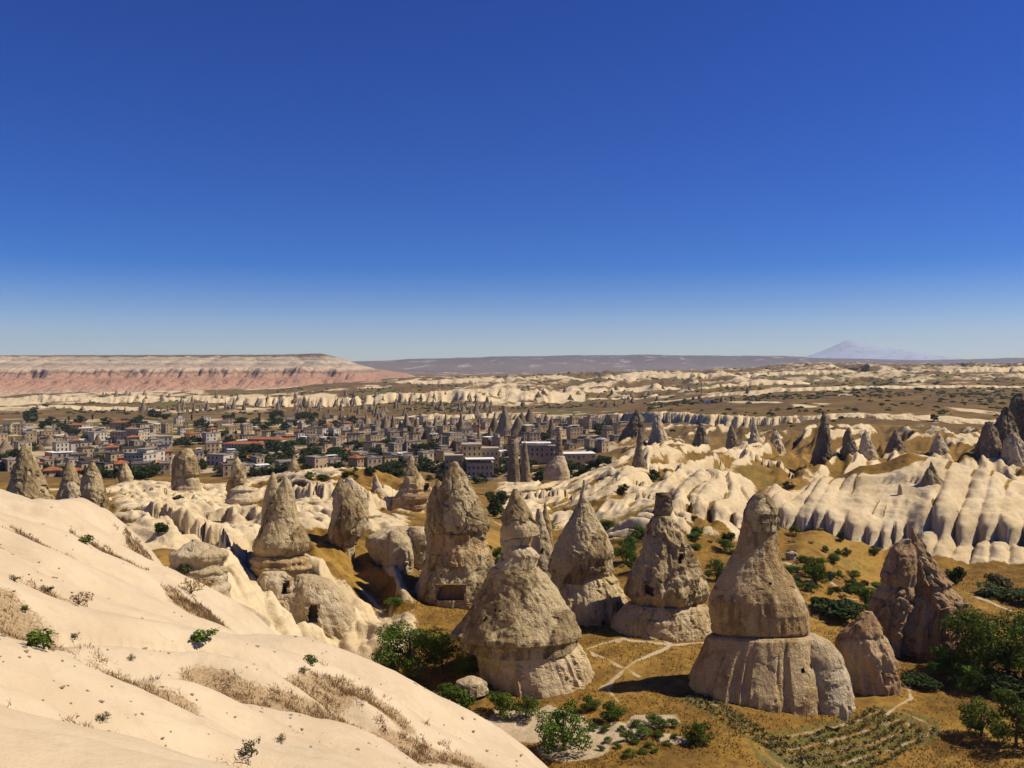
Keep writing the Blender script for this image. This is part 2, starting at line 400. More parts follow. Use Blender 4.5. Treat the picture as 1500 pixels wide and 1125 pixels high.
    return h, np.clip(rock, 0, 1), np.clip(green, 0, 1), np.clip(bare, 0, 1), dry, np.clip(steppe, 0, 1)


# near white slope under the camera
FG = [
    (0, 942, 16.5), (71, 961, 17), (162, 984, 17.8), (260, 1016, 18.6), (312, 1042, 19.2), (345, 1075, 19.6),
    (60, 930, 20), (0, 915, 19.5), (150, 968, 20.5), (230, 1000, 21), (290, 1028, 21.6),
    (0, 848, 24.5), (58, 880, 24.8), (97, 896, 25.5), (182, 913, 27), (30, 862, 27), (110, 885, 28), (200, 930, 25), (270, 950, 25),
    (0, 802, 32), (65, 818, 33), (107, 838, 33.8), (156, 864, 34), (190, 896, 33.5), (40, 782, 38), (90, 812, 39), (250, 920, 31), (0, 825, 28.5), (60, 850, 29.5),
    (107, 796, 43), (156, 825, 44), (227, 854, 44.5), (276, 887, 44), (302, 916, 43), (130, 800, 47.5), (185, 826, 49), (200, 870, 39.5), (330, 930, 38),
    (110, 758, 53), (146, 786, 54), (195, 815, 55), (253, 841, 55.5), (292, 861, 55.5), (341, 890, 55),
    (0, 735, 52), (20, 722, 58), (60, 728, 60), (85, 752, 57), (112, 733, 64), (150, 750, 64), (180, 772, 63), (-60, 720, 60), (0, 770, 44),
    (292, 984, 21), (357, 1010, 22.2), (400, 1021, 23), (455, 1034, 24), (517, 1056, 25), (564, 1082, 25.7), (605, 1103, 26.2),
    (441, 985, 26.5), (500, 1022, 27.2), (576, 1050, 28.4), (620, 1084, 29), (690, 1118, 29.5), (330, 985, 24),
    (400, 939, 34), (459, 950, 34.5), (517, 971, 34.8), (576, 991, 35), (635, 1024, 35), (679, 1050, 34.8), (723, 1076, 34.4), (767, 1100, 34), (790, 1123, 33.6), (350, 950, 32),
    (420, 970, 29.5), (560, 1020, 31), (660, 1075, 32),
    (0, 1050, 11.6), (97, 1068, 12.2), (200, 1095, 12.8), (325, 1123, 13.5), (0, 1015, 13), (100, 1040, 13.8), (162, 1052, 14.5), (280, 1085, 15.5), (390, 1112, 16.5),
    (250, 1050, 17), (470, 1100, 19.5), (0, 1125, 9.5), (150, 1125, 10.5),
]
_fw = [P(*p) for p in FG]
_fw += [(0, 0, -1.7), (-5, 0, -0.3), (5, 1, -4.2), (0, 5, -3.6), (-4, 5, -2.6), (5, 8, -7.5), (1, 13, -8.0), (8, 18, -14), (5, 27, -16.5), (12, 30, -20),
        (-30, 10, 5), (-45, 30, 1), (-60, 60, -5), (-75, 40, 6), (-80, 80, -10)]
for (u, v, D) in ((400, 939, 34), (517, 971, 34.8), (635, 1024, 35), (723, 1076, 34.4), (790, 1123, 33.6)):
    x_, y_, z_ = P(u, v, D)
    _fw += [(x_ + 1.4, y_ + 1.8, z_ - 1.9), (x_ + 4, y_ + 6, z_ - 8), (x_ + 8, y_ + 12, z_ - 18), (x_ + 12, y_ + 22, z_ - 30)]
for (u, v, D) in ((146, 786, 54), (253, 841, 55.5), (341, 890, 55)):
    x_, y_, z_ = P(u, v, D)
    _fw += [(x_ + 1.4, y_ + 2.5, z_ - 2.0), (x_ + 3, y_ + 8, z_ - 9), (x_ + 6, y_ + 18, z_ - 22)]
for (u, v, D) in ((20, 722, 58), (112, 733, 64), (150, 750, 64), (180, 772, 63)):
    x_, y_, z_ = P(u, v, D)
    _fw += [(x_, y_ + 3, z_ - 1.6), (x_, y_ + 9, z_ - 7), (x_, y_ + 18, z_ - 16)]
_fw = np.array(_fw)
FGR = RBF(_fw[:, :2] / 10.0, _fw[:, 2], 2e-3)
def on_fore(u, v):
    """where the ray of a photo pixel meets the smooth slope"""
    D = np.exp(np.linspace(math.log(7), math.log(80), 700))
    x0, _, z0 = P(u, v, 1.0)
    below = FGR(x0 * D / 10.0, D / 10.0) > z0 * D
    d = float(D[np.argmax(below)]) if below.any() else 40.0
    return (x0 * d, d)


STRIPS = []  # dry plants in the hollows of the near slope: polyline on the ground, half width, density
for px, wpx, am in (
        ([(-25, 872), (30, 905), (80, 935), (130, 957)], 30, 1.0), ([(120, 952), (190, 982), (255, 1008)], 13, 0.9),
        ([(5, 848), (40, 856), (75, 869), (120, 887), (165, 902), (215, 915)], 5, 1.0), ([(28, 781), (60, 795), (97, 814)], 9, 0.9), ([(116, 789), (150, 806), (188, 823)], 7, 0.8),
        ([(266, 878), (300, 902), (335, 926)], 11, 0.9), ([(295, 979), (350, 995), (400, 1008), (450, 1022), (530, 1046), (600, 1080), (690, 1118)], 11, 1.0),
        ([(443, 986), (500, 1003), (540, 1022), (578, 1048)], 13, 1.0), ([(-20, 1012), (50, 1032), (110, 1046), (190, 1062), (260, 1078), (330, 1094), (400, 1114)], 12, 0.75), ([(195, 800), (215, 812)], 8, 0.6)):
    pts = [on_fore(*q) for q in px]
    STRIPS.append((pts, wpx / FPX * np.mean([q[1] for q in pts]) * 2.4, am))


def fore(x, y):
    h = FGR(x / 10.0, y / 10.0)
    wv = fbm2(x / 3.5, y / 3.5, 3, 11)
    h = h + 0.12 * wv + 0.05 * fbm2(x / 0.8, y / 0.8, 3, 12)
    tt = -0.33 * x + 0.94 * y
    fd = sstep(6, 14, y)
    h = h + fd * 1.05 * (rib(tt / 5.2 + 0.5 * n2(x / 8., y / 8., 14)) - 0.6) + fd * 0.10 * (rib(tt / 1.9 + 0.9 * fbm2(x / 5., y / 5., 2, 15)) - 0.5)
    g = np.zeros_like(h)
    for pts, wd, am in STRIPS:
        dd = poly_dist(x, y, pts)
        g = np.maximum(g, am * (1 - sstep(0.3, 1.5, dd / wd + 0.6 * wv)))
    for pts, wd, am in STRIPS:
        h = h - 0.5 * am * np.exp(-(poly_dist(x, y, pts) / (1.0 * wd + 0.3)) ** 2)
    return h, g


# ------------------------------------------------------------------ materials
def mat(name):
    m = bpy.data.materials.new(name)
    m.use_nodes = True
    nt = m.node_tree
    nt.nodes.clear()
    out = nt.nodes.new('ShaderNodeOutputMaterial')
    bs = nt.nodes.new('ShaderNodeBsdfPrincipled')
    bs.inputs['Roughness'].default_value = 0.95
    bs.inputs['Specular IOR Level'].default_value = 0.08
    nt.links.new(bs.outputs[0], out.inputs[0])
    return m, nt, bs


class N:
    """small node-graph writer"""
    def __init__(self, nt):
        self.nt = nt

    def new(self, t, **kw):
        n = self.nt.nodes.new(t)
        for k, v in kw.items():
            setattr(n, k, v)
        return n

    def put(self, sock, v):
        if isinstance(v, bpy.types.NodeSocket):
            self.nt.links.new(v, sock)
        elif v is not None:
            if hasattr(sock.default_value, '__len__') and len(sock.default_value) == 4 and len(v) == 3:
                v = (*v, 1)
            sock.default_value = v

    def coord(self, kind='Object', scale=(1, 1, 1)):
        if kind == 'Position':
            o = self.new('ShaderNodeNewGeometry').outputs['Position']
        else:
            o = self.new('ShaderNodeTexCoord').outputs[kind]
        if scale != (1, 1, 1):
            m = self.new('ShaderNodeVectorMath', operation='MULTIPLY')
            self.put(m.inputs[0], o)
            m.inputs[1].default_value = scale
            o = m.outputs[0]
        return o

    def noise(self, vec, scale, detail=4, rough=0.55, dist=0.0):
        n = self.new('ShaderNodeTexNoise')
        self.put(n.inputs['Vector'], vec)
        n.inputs['Scale'].default_value = scale
        n.inputs['Detail'].default_value = detail
        n.inputs['Roughness'].default_value = rough
        n.inputs['Distortion'].default_value = dist
        return n.outputs['Fac']

    def voro(self, vec, scale, feature='F1', out='Distance'):
        n = self.new('ShaderNodeTexVoronoi', feature=feature)
        self.put(n.inputs['Vector'], vec)
        n.inputs['Scale'].default_value = scale
        return n.outputs[out]

    def ramp(self, fac, stops, interp='LINEAR'):
        n = self.new('ShaderNodeValToRGB')
        n.color_ramp.interpolation = interp
        el = n.color_ramp.elements
        while len(el) < len(stops):
            el.new(0.5)
        for e, (p, c) in zip(el, stops):
            e.position = p
            e.color = (*c, 1) if hasattr(c, '__len__') else (c, c, c, 1)
        self.put(n.inputs[0], fac)
        return n.outputs[0]

    def mix(self, f, a, b, blend='MIX'):
        n = self.new('ShaderNodeMix', data_type='RGBA', blend_type=blend)
        self.put(n.inputs[0], f)
        self.put(n.inputs[6], a)
        self.put(n.inputs[7], b)
        return n.outputs[2]

    def math(self, op, a, b=None, c=None):
        n = self.new('ShaderNodeMath', operation=op)
        for i, v in enumerate((a, b, c)):
            if v is not None:
                self.put(n.inputs[i], v)
        return n.outputs[0]

    def rng(self, v, a, b, c=0.0, d=1.0):
        n = self.new('ShaderNodeMapRange', interpolation_type='SMOOTHSTEP')
        self.put(n.inputs[0], v)
        for i, q in enumerate((a, b, c, d)):
            n.inputs[i + 1].default_value = q
        return n.outputs[0]

    def attr(self, name):
        n = self.new('ShaderNodeAttribute', attribute_name=name)
        return n

    def bump(self, h, strength, dist, normal=None):
        n = self.new('ShaderNodeBump')
        n.inputs['Strength'].default_value = strength
        n.inputs['Distance'].default_value = dist
        self.put(n.inputs['Height'], h)
        if normal is not None:
            self.put(n.inputs['Normal'], normal)
        return n.outputs[0]


def sep(g, vec):
    n = g.new('ShaderNodeSeparateXYZ')
    g.put(n.inputs[0], vec)
    return n.outputs


# ground: golden dry grass, pale tuff, green scrub, bare pale soil
M_GROUND, nt, bs = mat('dry_land')
g = N(nt)
pos = g.coord('Position')
col = sep(g, g.attr('mask').outputs['Vector'])
dry = g.attr('dry').outputs['Fac']
nA = g.noise(pos, 0.9, 6, 0.65)
nB = g.noise(pos, 0.12, 5, 0.6)
nC = g.noise(pos, 4.0, 4, 0.6)
nF = g.noise(pos, 0.02, 6, 0.62)
stp = g.attr('steppe').outputs['Fac']
nD = g.noise(pos, 0.045, 5, 0.6)
grass = g.mix(g.rng(nB, 0.35, 0.68), (0.275, 0.155, 0.030), (0.14, 0.078, 0.019))
grass = g.mix(g.math('MULTIPLY', g.rng(nA, 0.42, 0.66), 0.75), grass, (0.10, 0.054, 0.017))
grass = g.mix(g.math('MULTIPLY', g.rng(dry, 0.5, 0.95), 0.6), grass, (0.40, 0.235, 0.055))
grass = g.mix(g.math('MULTIPLY', g.rng(nC, 0.48, 0.68), 0.5), grass, (0.09, 0.056, 0.02))
steppe = g.mix(g.rng(nD, 0.35, 0.66), (0.135, 0.085, 0.036), (0.085, 0.056, 0.026))
steppe = g.mix(g.math('MULTIPLY', g.rng(nB, 0.45, 0.7), 0.6), steppe, (0.055, 0.040, 0.019))
steppe = g.mix(g.math('MULTIPLY', g.rng(nF, 0.5, 0.66), 0.7), steppe, (0.215, 0.13, 0.042))
grass = g.mix(stp, grass, steppe)
rockc = g.mix(g.rng(nB, 0.3, 0.7), (0.62, 0.495, 0.31), (0.51, 0.385, 0.22))
rockc = g.mix(g.math('MULTIPLY', g.rng(nA, 0.45, 0.72), 0.45), rockc, (0.31, 0.235, 0.15))
rockc = g.mix(g.math('MULTIPLY', g.rng(nF, 0.48, 0.7), 0.55), rockc, (0.43, 0.315, 0.18))
greenc = g.mix(g.rng(nA, 0.35, 0.65), (0.085, 0.085, 0.024), (0.14, 0.115, 0.035))
barec = g.mix(g.rng(nA, 0.3, 0.7), (0.47, 0.365, 0.235), (0.37, 0.275, 0.165))
edge = g.math('ADD', g.math('MULTIPLY', g.math('SUBTRACT', nA, 0.5), 1.1), g.math('MULTIPLY', g.math('SUBTRACT', nC, 0.5), 0.7))
edge = g.math('ADD', edge, g.math('MULTIPLY', g.math('SUBTRACT', nB, 0.5), g.math('ADD', 0.3, stp)))
c = g.mix(g.rng(g.math('ADD', col[1], edge), 0.3, 0.62), grass, greenc)
c = g.mix(g.rng(g.math('ADD', col[0], edge), 0.38, 0.6), c, rockc)
c = g.mix(g.rng(g.math('ADD', col[2], g.math('MULTIPLY', edge, 0.7)), 0.35, 0.6), c, barec)
g.put(bs.inputs['Base Color'], c)
bh = g.math('ADD', g.math('MULTIPLY', nA, 0.5), g.math('MULTIPLY', nC, 0.18))
bh = g.math('ADD', bh, g.math('MULTIPLY', nB, g.math('MULTIPLY', stp, 5.0)))
g.put(bs.inputs['Normal'], g.bump(bh, 0.75, 0.6))

# near white tuff slope
M_SLOPE, nt, bs = mat('white_tuff')
g = N(nt)
pos = g.coord('Position')
gm = g.attr('mask').outputs['Fac']
nA, nB, nC = g.noise(pos, 0.35, 5, 0.6), g.noise(pos, 2.2, 5, 0.65), g.noise(pos, 14, 3, 0.6)
rc = g.mix(g.rng(nA, 0.3, 0.72), (0.535, 0.425, 0.285), (0.47, 0.36, 0.235))
rc = g.mix(g.math('MULTIPLY', g.rng(nB, 0.52, 0.75), 0.45), rc, (0.43, 0.315, 0.195))
sp = g.rng(g.voro(pos, 2.3), 0.0, 0.10, 1, 0)
rc = g.mix(g.math('MULTIPLY', sp, g.rng(nB, 0.42, 0.56)), rc, (0.25, 0.185, 0.115))
nL = g.noise(g.coord('Position', (0.5, 1.3, 1.6)), 0.55, 6, 0.7, 0.8)
rc = g.mix(g.math('MULTIPLY', g.rng(nL, 0.52, 0.7), 0.4), rc, (0.40, 0.30, 0.19))
sp2 = g.rng(g.voro(pos, 7.0), 0.0, 0.10, 1, 0)
rc = g.mix(g.math('MULTIPLY', sp2, g.rng(nA, 0.48, 0.62, 0, 0.6)), rc, (0.42, 0.32, 0.21))
soil = g.mix(g.rng(nC, 0.35, 0.65), (0.38, 0.265, 0.145), (0.24, 0.155, 0.08))
f = g.rng(g.math('ADD', gm, g.math('ADD', g.math('MULTIPLY', g.math('SUBTRACT', nB, 0.5), 0.9), g.math('MULTIPLY', g.math('SUBTRACT', nC, 0.5), 0.9))), 0.25, 0.65, 0, 0.9)
g.put(bs.inputs['Base Color'], g.mix(f, rc, soil))
g.put(bs.inputs['Normal'], g.bump(g.math('ADD', g.math('ADD', g.math('MULTIPLY', nB, 0.6), g.math('MULTIPLY', nC, 0.16)), g.math('MULTIPLY', nL, 0.6)), 0.55, 0.16))


def rock_mat(name, c0, c1, dark, light, streak=0.5, sc=1.0, bumpd=0.5):
    m, nt, bs = mat(name)
    g = N(nt)
    pos = g.coord('Object')
    ps = g.coord('Object', (1, 1, 0.22))
    nA, nB, nC = g.noise(pos, 0.28 * sc, 5, 0.6), g.noise(pos, 1.3 * sc, 6, 0.68, 0.4), g.noise(pos, 5.0 * sc, 4, 0.65)
    nS = g.noise(ps, 1.0 * sc, 5, 0.65, 0.5)
    c = g.mix(g.rng(nA, 0.32, 0.68), c0, c1)
    c = g.mix(g.math('MULTIPLY', g.rng(nS, 0.47, 0.63), streak), c, dark)
    c = g.mix(g.math('MULTIPLY', g.rng(nB, 0.55, 0.72), 0.55), c, light)
    c = g.mix(g.math('MULTIPLY', g.rng(nC, 0.52, 0.7), 0.4), c, dark)
    pits = g.rng(g.voro(pos, 1.6 * sc), 0.0, 0.16, 1, 0)
    c = g.mix(g.math('MULTIPLY', pits, g.rng(nA, 0.5, 0.62, 0, 0.6)), c, dark)
    fr = g.attr('fresh').outputs['Fac']
    c = g.mix(g.math('MULTIPLY', g.rng(g.math('ADD', fr, g.math('MULTIPLY', g.math('SUBTRACT', nB, 0.5), 0.5)), 0.45, 0.6), 0.75), c, g.mix(g.rng(nC, 0.3, 0.7), light, c0))
    g.put(bs.inputs['Base Color'], c)
    hh = g.math('ADD', g.math('MULTIPLY', nB, 0.7), g.math('ADD', g.math('MULTIPLY', nC, 0.16), g.math('MULTIPLY', nS, 0.75)))
    hh = g.math('SUBTRACT', hh, g.math('MULTIPLY', pits, 0.25))
    g.put(bs.inputs['Normal'], g.bump(hh, 1.0, bumpd * 1.35))
    return m


M_CAP = rock_mat('grey_weathered_tuff', (0.39, 0.29, 0.152), (0.275, 0.19, 0.092), (0.09, 0.06, 0.028), (0.64, 0.51, 0.305), 0.75)
M_BODY = rock_mat('buff_tuff', (0.48, 0.33, 0.16), (0.38, 0.245, 0.108), (0.14, 0.084, 0.038), (0.58, 0.44, 0.26), 0.6)
M_BASE = rock_mat('pale_buff_tuff', (0.58, 0.44, 0.24), (0.48, 0.345, 0.175), (0.18, 0.116, 0.056), (0.62, 0.485, 0.305), 0.5)
M_PALE = rock_mat('cream_tuff', (0.53, 0.42, 0.26), (0.45, 0.335, 0.19), (0.25, 0.172, 0.09), (0.60, 0.49, 0.33), 0.4)
M_PINK = rock_mat('pink_buff_tuff', (0.43, 0.28, 0.15), (0.33, 0.20, 0.10), (0.15, 0.09, 0.045), (0.53, 0.39, 0.235), 0.55)
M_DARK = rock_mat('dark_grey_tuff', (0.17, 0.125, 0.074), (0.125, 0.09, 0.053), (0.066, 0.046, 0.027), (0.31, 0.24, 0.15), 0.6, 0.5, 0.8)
M_FAR = rock_mat('grey_tuff', (0.205, 0.15, 0.093), (0.275, 0.205, 0.128), (0.10, 0.073, 0.044), (0.37, 0.285, 0.18), 0.6, 0.4, 0.9)
M_CUT = rock_mat('chiselled_tuff', (0.40, 0.27, 0.14), (0.335, 0.218, 0.108), (0.20, 0.132, 0.07), (0.44, 0.315, 0.18), 0.3)


def plain(name, c, var=0.25, scale=0.6, rough=0.9, spec=0.1, kind='Object'):
    m, nt, bs = mat(name)
    g = N(nt)
    pos = g.coord(kind)
    n = g.noise(pos, scale, 5, 0.65)
    d = tuple(q * (1 - var) for q in c)
    g.put(bs.inputs['Base Color'], g.mix(g.rng(n, 0.35, 0.7), c, d))
    bs.inputs['Roughness'].default_value = rough
    bs.inputs['Specular IOR Level'].default_value = spec
    return m


def leaf_mat(name, c0, c1, c2):
    m, nt, bs = mat(name)
    g = N(nt)
    a = g.attr('tone').outputs['Fac']
    oi = g.new('ShaderNodeObjectInfo').outputs['Random']
    c = g.ramp(a, [(0.0, c0), (0.55, c1), (1.0, c2)])
    hs = g.new('ShaderNodeHueSaturation')
    g.put(hs.inputs['Hue'], g.math('ADD', 0.485, g.math('MULTIPLY', oi, 0.03)))
    g.put(hs.inputs['Value'], g.math('ADD', 0.8, g.math('MULTIPLY', oi, 0.4)))
    g.put(hs.inputs['Color'], c)
    g.put(bs.inputs['Base Color'], hs.outputs[0])
    bs.inputs['Roughness'].default_value = 0.7
    tr = nt.nodes.new('ShaderNodeBsdfTranslucent')
    g.put(tr.inputs[0], hs.outputs[0])
    mx = nt.nodes.new('ShaderNodeMixShader')
    mx.inputs[0].default_value = 0.22
    nt.links.new(bs.outputs[0], mx.inputs[1])
    nt.links.new(tr.outputs[0], mx.inputs[2])
    nt.links.new(mx.outputs[0], [n for n in nt.nodes if n.type == 'OUTPUT_MATERIAL'][0].inputs[0])
    return m


M_LEAF = leaf_mat('green_leaves', (0.038, 0.062, 0.008), (0.075, 0.115, 0.014), (0.14, 0.18, 0.026))
M_DLEAF = leaf_mat('dark_leaves', (0.020, 0.032, 0.009), (0.036, 0.054, 0.013), (0.065, 0.085, 0.022))
M_OLIVE = leaf_mat('olive_scrub', (0.06, 0.06, 0.022), (0.095, 0.088, 0.034), (0.14, 0.12, 0.05))
M_STRAW = leaf_mat('dry_straw', (0.20, 0.125, 0.055), (0.36, 0.24, 0.105), (0.52, 0.37, 0.19))
M_GOLD = leaf_mat('golden_grass', (0.20, 0.108, 0.024), (0.33, 0.19, 0.042), (0.48, 0.30, 0.08))
M_BARK = plain('bark', (0.12, 0.085, 0.055), 0.4, 6)


# ------------------------------------------------------------------ object helpers
def tag(o, label=None, cat=None, group=None, kind=None):
    if label:
        o['label'] = label
    if cat:
        o['category'] = cat
    if group:
        o['group'] = group
    if kind:
        o['kind'] = kind
    return o


def link(o, parent=None):
    COL.objects.link(o)
    if parent is not None:
        o.parent = parent
    return o


def empty(name, loc, rz=0.0):
    o = bpy.data.objects.new(name, None)
    o.location = loc
    o.rotation_euler = (0, 0, rz)
    o.empty_display_size = 0.3
    return link(o)


def mesh_np(name, verts, quads, mats, smooth=True, attrs=None, matidx=None):
    me = bpy.data.meshes.new(name)
    verts = np.ascontiguousarray(verts, dtype=np.float32)
    quads = np.ascontiguousarray(quads, dtype=np.int32)
    k = quads.shape[1]
    me.vertices.add(len(verts))
    me.vertices.foreach_set('co', verts.ravel())
    me.loops.add(quads.size)
    me.loops.foreach_set('vertex_index', quads.ravel())
    me.polygons.add(len(quads))
    me.polygons.foreach_set('loop_start', np.arange(0, quads.size, k, dtype=np.int32))
    me.polygons.foreach_set('loop_total', np.full(len(quads), k, dtype=np.int32))
    me.polygons.foreach_set('use_smooth', np.full(len(quads), smooth, dtype=bool))
    for m in (mats if isinstance(mats, (list, tuple)) else [mats]):
        me.materials.append(m)
    if matidx is not None:
        me.polygons.foreach_set('material_index', np.ascontiguousarray(matidx, dtype=np.int32))
    for nm, arr in (attrs or {}).items():
        arr = np.ascontiguousarray(arr, dtype=np.float32)
        if arr.ndim == 1:
            a = me.attributes.new(nm, 'FLOAT', 'POINT')
            a.data.foreach_set('value', arr)
        else:
            a = me.attributes.new(nm, 'FLOAT_VECTOR', 'POINT')
            a.data.foreach_set('vector', arr.ravel())
    me.update(calc_edges=True)
    return me


def grid_quads(nr, nc, wrap=False):
    i = np.arange(nr - 1)[:, None]
    j = np.arange(nc if wrap else nc - 1)[None, :]
    j2 = (j + 1) % nc
    return np.stack([i * nc + j, i * nc + j2, (i + 1) * nc + j2, (i + 1) * nc + j], -1).reshape(-1, 4)


def obj(name, me, parent=None, loc=None):
    o = bpy.data.objects.new(name, me)
    if loc is not None:
        o.location = loc
    return link(o, parent)


# ------------------------------------------------------------------ land meshes
def build_land():
    a = np.linspace(-0.80, 0.80, 780)
    ly = np.concatenate([np.linspace(math.log(30), math.log(75), 40, endpoint=False), np.linspace(math.log(75), math.log(290), 500, endpoint=False),
                         np.linspace(math.log(290), math.log(1300), 280, endpoint=False), np.linspace(math.log(1300), math.log(14000), 170)])
    y = np.exp(ly)[:, None] * np.ones_like(a)[None, :]
    x = a[None, :] * y
    h, rk, gr, br, dr, stp = land(x.ravel(), y.ravel())
    me = mesh_np('ground', np.stack([x.ravel(), y.ravel(), h], -1), grid_quads(len(ly), len(a)), M_GROUND,
                 attrs={'mask': np.stack([rk, gr, br], -1), 'dry': dr, 'steppe': stp})
    tag(obj('ground', me), 'dry golden valley land with pale tuff ridges, paths and fields', kind='structure')
    sh = (len(ly), len(a))
    return a, ly, h.reshape(sh), rk.reshape(sh), br.reshape(sh)


def build_fore():
    a = np.linspace(-1.05, 0.42, 400)
    ly = np.linspace(math.log(1.2), math.log(86), 400)
    y = np.exp(ly)[:, None] * np.ones_like(a)[None, :]
    x = a[None, :] * y
    h, gm = fore(x.ravel(), y.ravel())
    me = mesh_np('slope', np.stack([x.ravel(), y.ravel(), h], -1), grid_quads(len(ly), len(a)), M_SLOPE, attrs={'mask': gm})
    tag(obj('tuff_slope', me), 'smooth white tuff slope with rounded ribs and dry grass in its hollows', kind='structure')


GA, GL, GH, GR, GB = build_land()
build_fore()


def look(G, x, y):
    x, y = np.asarray(x, float), np.asarray(y, float)
    j = np.clip((x / y - GA[0]) / (GA[1] - GA[0]), 0, len(GA) - 1.001)
    l = np.log(y)
    i = np.clip(np.searchsorted(GL, l) - 1, 0, len(GL) - 2)
    fi = np.clip((l - GL[i]) / (GL[i + 1] - GL[i]), 0, 1)
    j0 = j.astype(int)
    fj = j - j0
    return (G[i, j0] * (1 - fj) + G[i, j0 + 1] * fj) * (1 - fi) + (G[i + 1, j0] * (1 - fj) + G[i + 1, j0 + 1] * fj) * fi


def ground_z(x, y):
    return float(look(GH, x, y))


print('land', round(time.time() - T0, 1))
# ------------------------------------------------------------------ mesa, far ridge, volcano
def strata_mat(name, zr, stops, scale, bumpd, white=None):
    m, nt, bs = mat(name)
    g = N(nt)
    pos = g.coord('Position')
    n1 = g.noise(pos, 0.012 * scale, 6, 0.6)
    n2_ = g.noise(pos, 0.06 * scale, 5, 0.65)
    z = g.math('ADD', sep(g, pos)[2], g.math('MULTIPLY', g.math('SUBTRACT', n1, 0.5), 0.26 * (zr[1] - zr[0])))
    f = g.math('DIVIDE', g.math('SUBTRACT', z, zr[0]), zr[1] - zr[0])
    c = g.ramp(f, stops)
    c = g.mix(g.math('MULTIPLY', g.rng(n2_, 0.45, 0.7), 0.45), c, g.mix(1.0, c, (0.55, 0.5, 0.48), 'MULTIPLY'))
    nV = g.noise(g.coord('Position', (1, 1, 0.12)), 0.05 * scale, 5, 0.7, 0.6)
    c = g.mix(g.math('MULTIPLY', g.rng(nV, 0.5, 0.68), 0.65), c, g.mix(1.0, c, (0.42, 0.36, 0.33), 'MULTIPLY'))
    if white:
        c = g.mix(g.math('MULTIPLY', g.rng(g.noise(pos, 0.004 * scale, 6, 0.65), 0.56, 0.66), 0.8), c, white)
    g.put(bs.inputs['Base Color'], c)
    g.put(bs.inputs['Normal'], g.bump(g.math('ADD', n1, n2_), 0.8, bumpd))
    return m


M_MESA = strata_mat('mesa_strata', (-95, 35), [(0.0, (0.40, 0.29, 0.18)), (0.10, (0.48, 0.345, 0.23)), (0.16, (0.46, 0.275, 0.18)), (0.34, (0.40, 0.22, 0.14)),
                                               (0.47, (0.40, 0.25, 0.17)), (0.50, (0.20, 0.13, 0.09)), (0.54, (0.38, 0.265, 0.185)), (0.60, (0.54, 0.43, 0.305)), (0.70, (0.34, 0.26, 0.18)),
                                               (0.76, (0.55, 0.45, 0.33)), (0.83, (0.34, 0.265, 0.185)), (0.87, (0.50, 0.405, 0.29)), (0.92, (0.165, 0.12, 0.08)), (1.0, (0.15, 0.105, 0.07))], 2.6, 9.0)
M_RIDGE = strata_mat('far_ridge_land', (-150, 120), [(0.0, (0.15, 0.11, 0.08)), (0.4, (0.20, 0.15, 0.11)), (0.7, (0.13, 0.10, 0.08)), (1.0, (0.11, 0.085, 0.07))], 0.9, 30.0, (0.50, 0.42, 0.34))
M_VOLC = strata_mat('volcano_haze_tint', (0, 1100), [(0.0, (0.35, 0.41, 0.50)), (1.0, (0.38, 0.46, 0.57))], 0.1, 4.0)  # pale sky-like blue: part of the distance haze is put into this colour


def build_mesa():
    a = np.linspace(-0.85, -0.10, 420)
    y = np.concatenate([np.linspace(2120, 3000, 200), np.linspace(3010, 4300, 30)])
    Y, A = np.meshgrid(y, a, indexing='ij')
    X = A * Y
    U = 750 + FPX * A
    x, y_ = X.ravel(), Y.ravel()
    U = U.ravel()
    w = fbm2(x / 260., y_ / 260., 4, 201)
    s1 = x / 150. + 0.9 * fbm2(x / 400., y_ / 400., 2, 203)
    s2 = x / 46. + 0.8 * fbm2(x / 120., y_ / 120., 2, 204)
    s3 = x / 20.
    yf = np.interp(U, [-400, 0, 200, 330, 420, 500, 560, 640], [2230, 2240, 2250, 2290, 2320, 2360, 2420, 2500])
    k = np.interp(U, [-400, 0, 250, 400, 470, 500, 530, 560, 600, 640], [0.98, 0.98, 1.0, 1.01, 1.04, 0.92, 0.68, 0.50, 0.36, 0.26])
    d0 = y_ - yf + 90 * (rib(s1) - 0.5) + 70 * w
    d = d0 + 46 * (rib(s2) - 0.5) + 24 * (rib(s3) - 0.5) + 40 * fbm2(x / 60., y_ / 60., 3, 207)
    pr = np.interp(d, [-200, 0, 90, 175, 205, 300, 318, 352], [-95, -88, -72, -62, -52, -45, -38, -17])
    d2 = d0 + 16 * (rib(s2 * 0.8) - 0.5)
    up = np.interp(d2, [352, 420, 480, 492, 560, 572, 660, 690, 780, 2500], [0, 6, 13, 18, 25, 29.5, 40, 44.5, 47.5, 48.5])
    h = pr + np.where(d2 > 352, up, 0)
    h = -100 + (h + 100) * k + 5.0 * fbm2(x / 45., y_ / 45., 4, 206) * sstep(-50, 100, d) * (1 - 0.7 * sstep(560, 700, d2)) - 40 * sstep(3500, 4300, y_) * 0
    h = h - 60 * sstep(590, 650, U)
    me = mesh_np('mesa', np.stack([x, y_, h], -1), grid_quads(len(y), len(a)), M_MESA)
    tag(obj('mesa_hill', me), 'long flat-topped mesa with pink fluted cliffs below pale layered slopes', kind='structure')


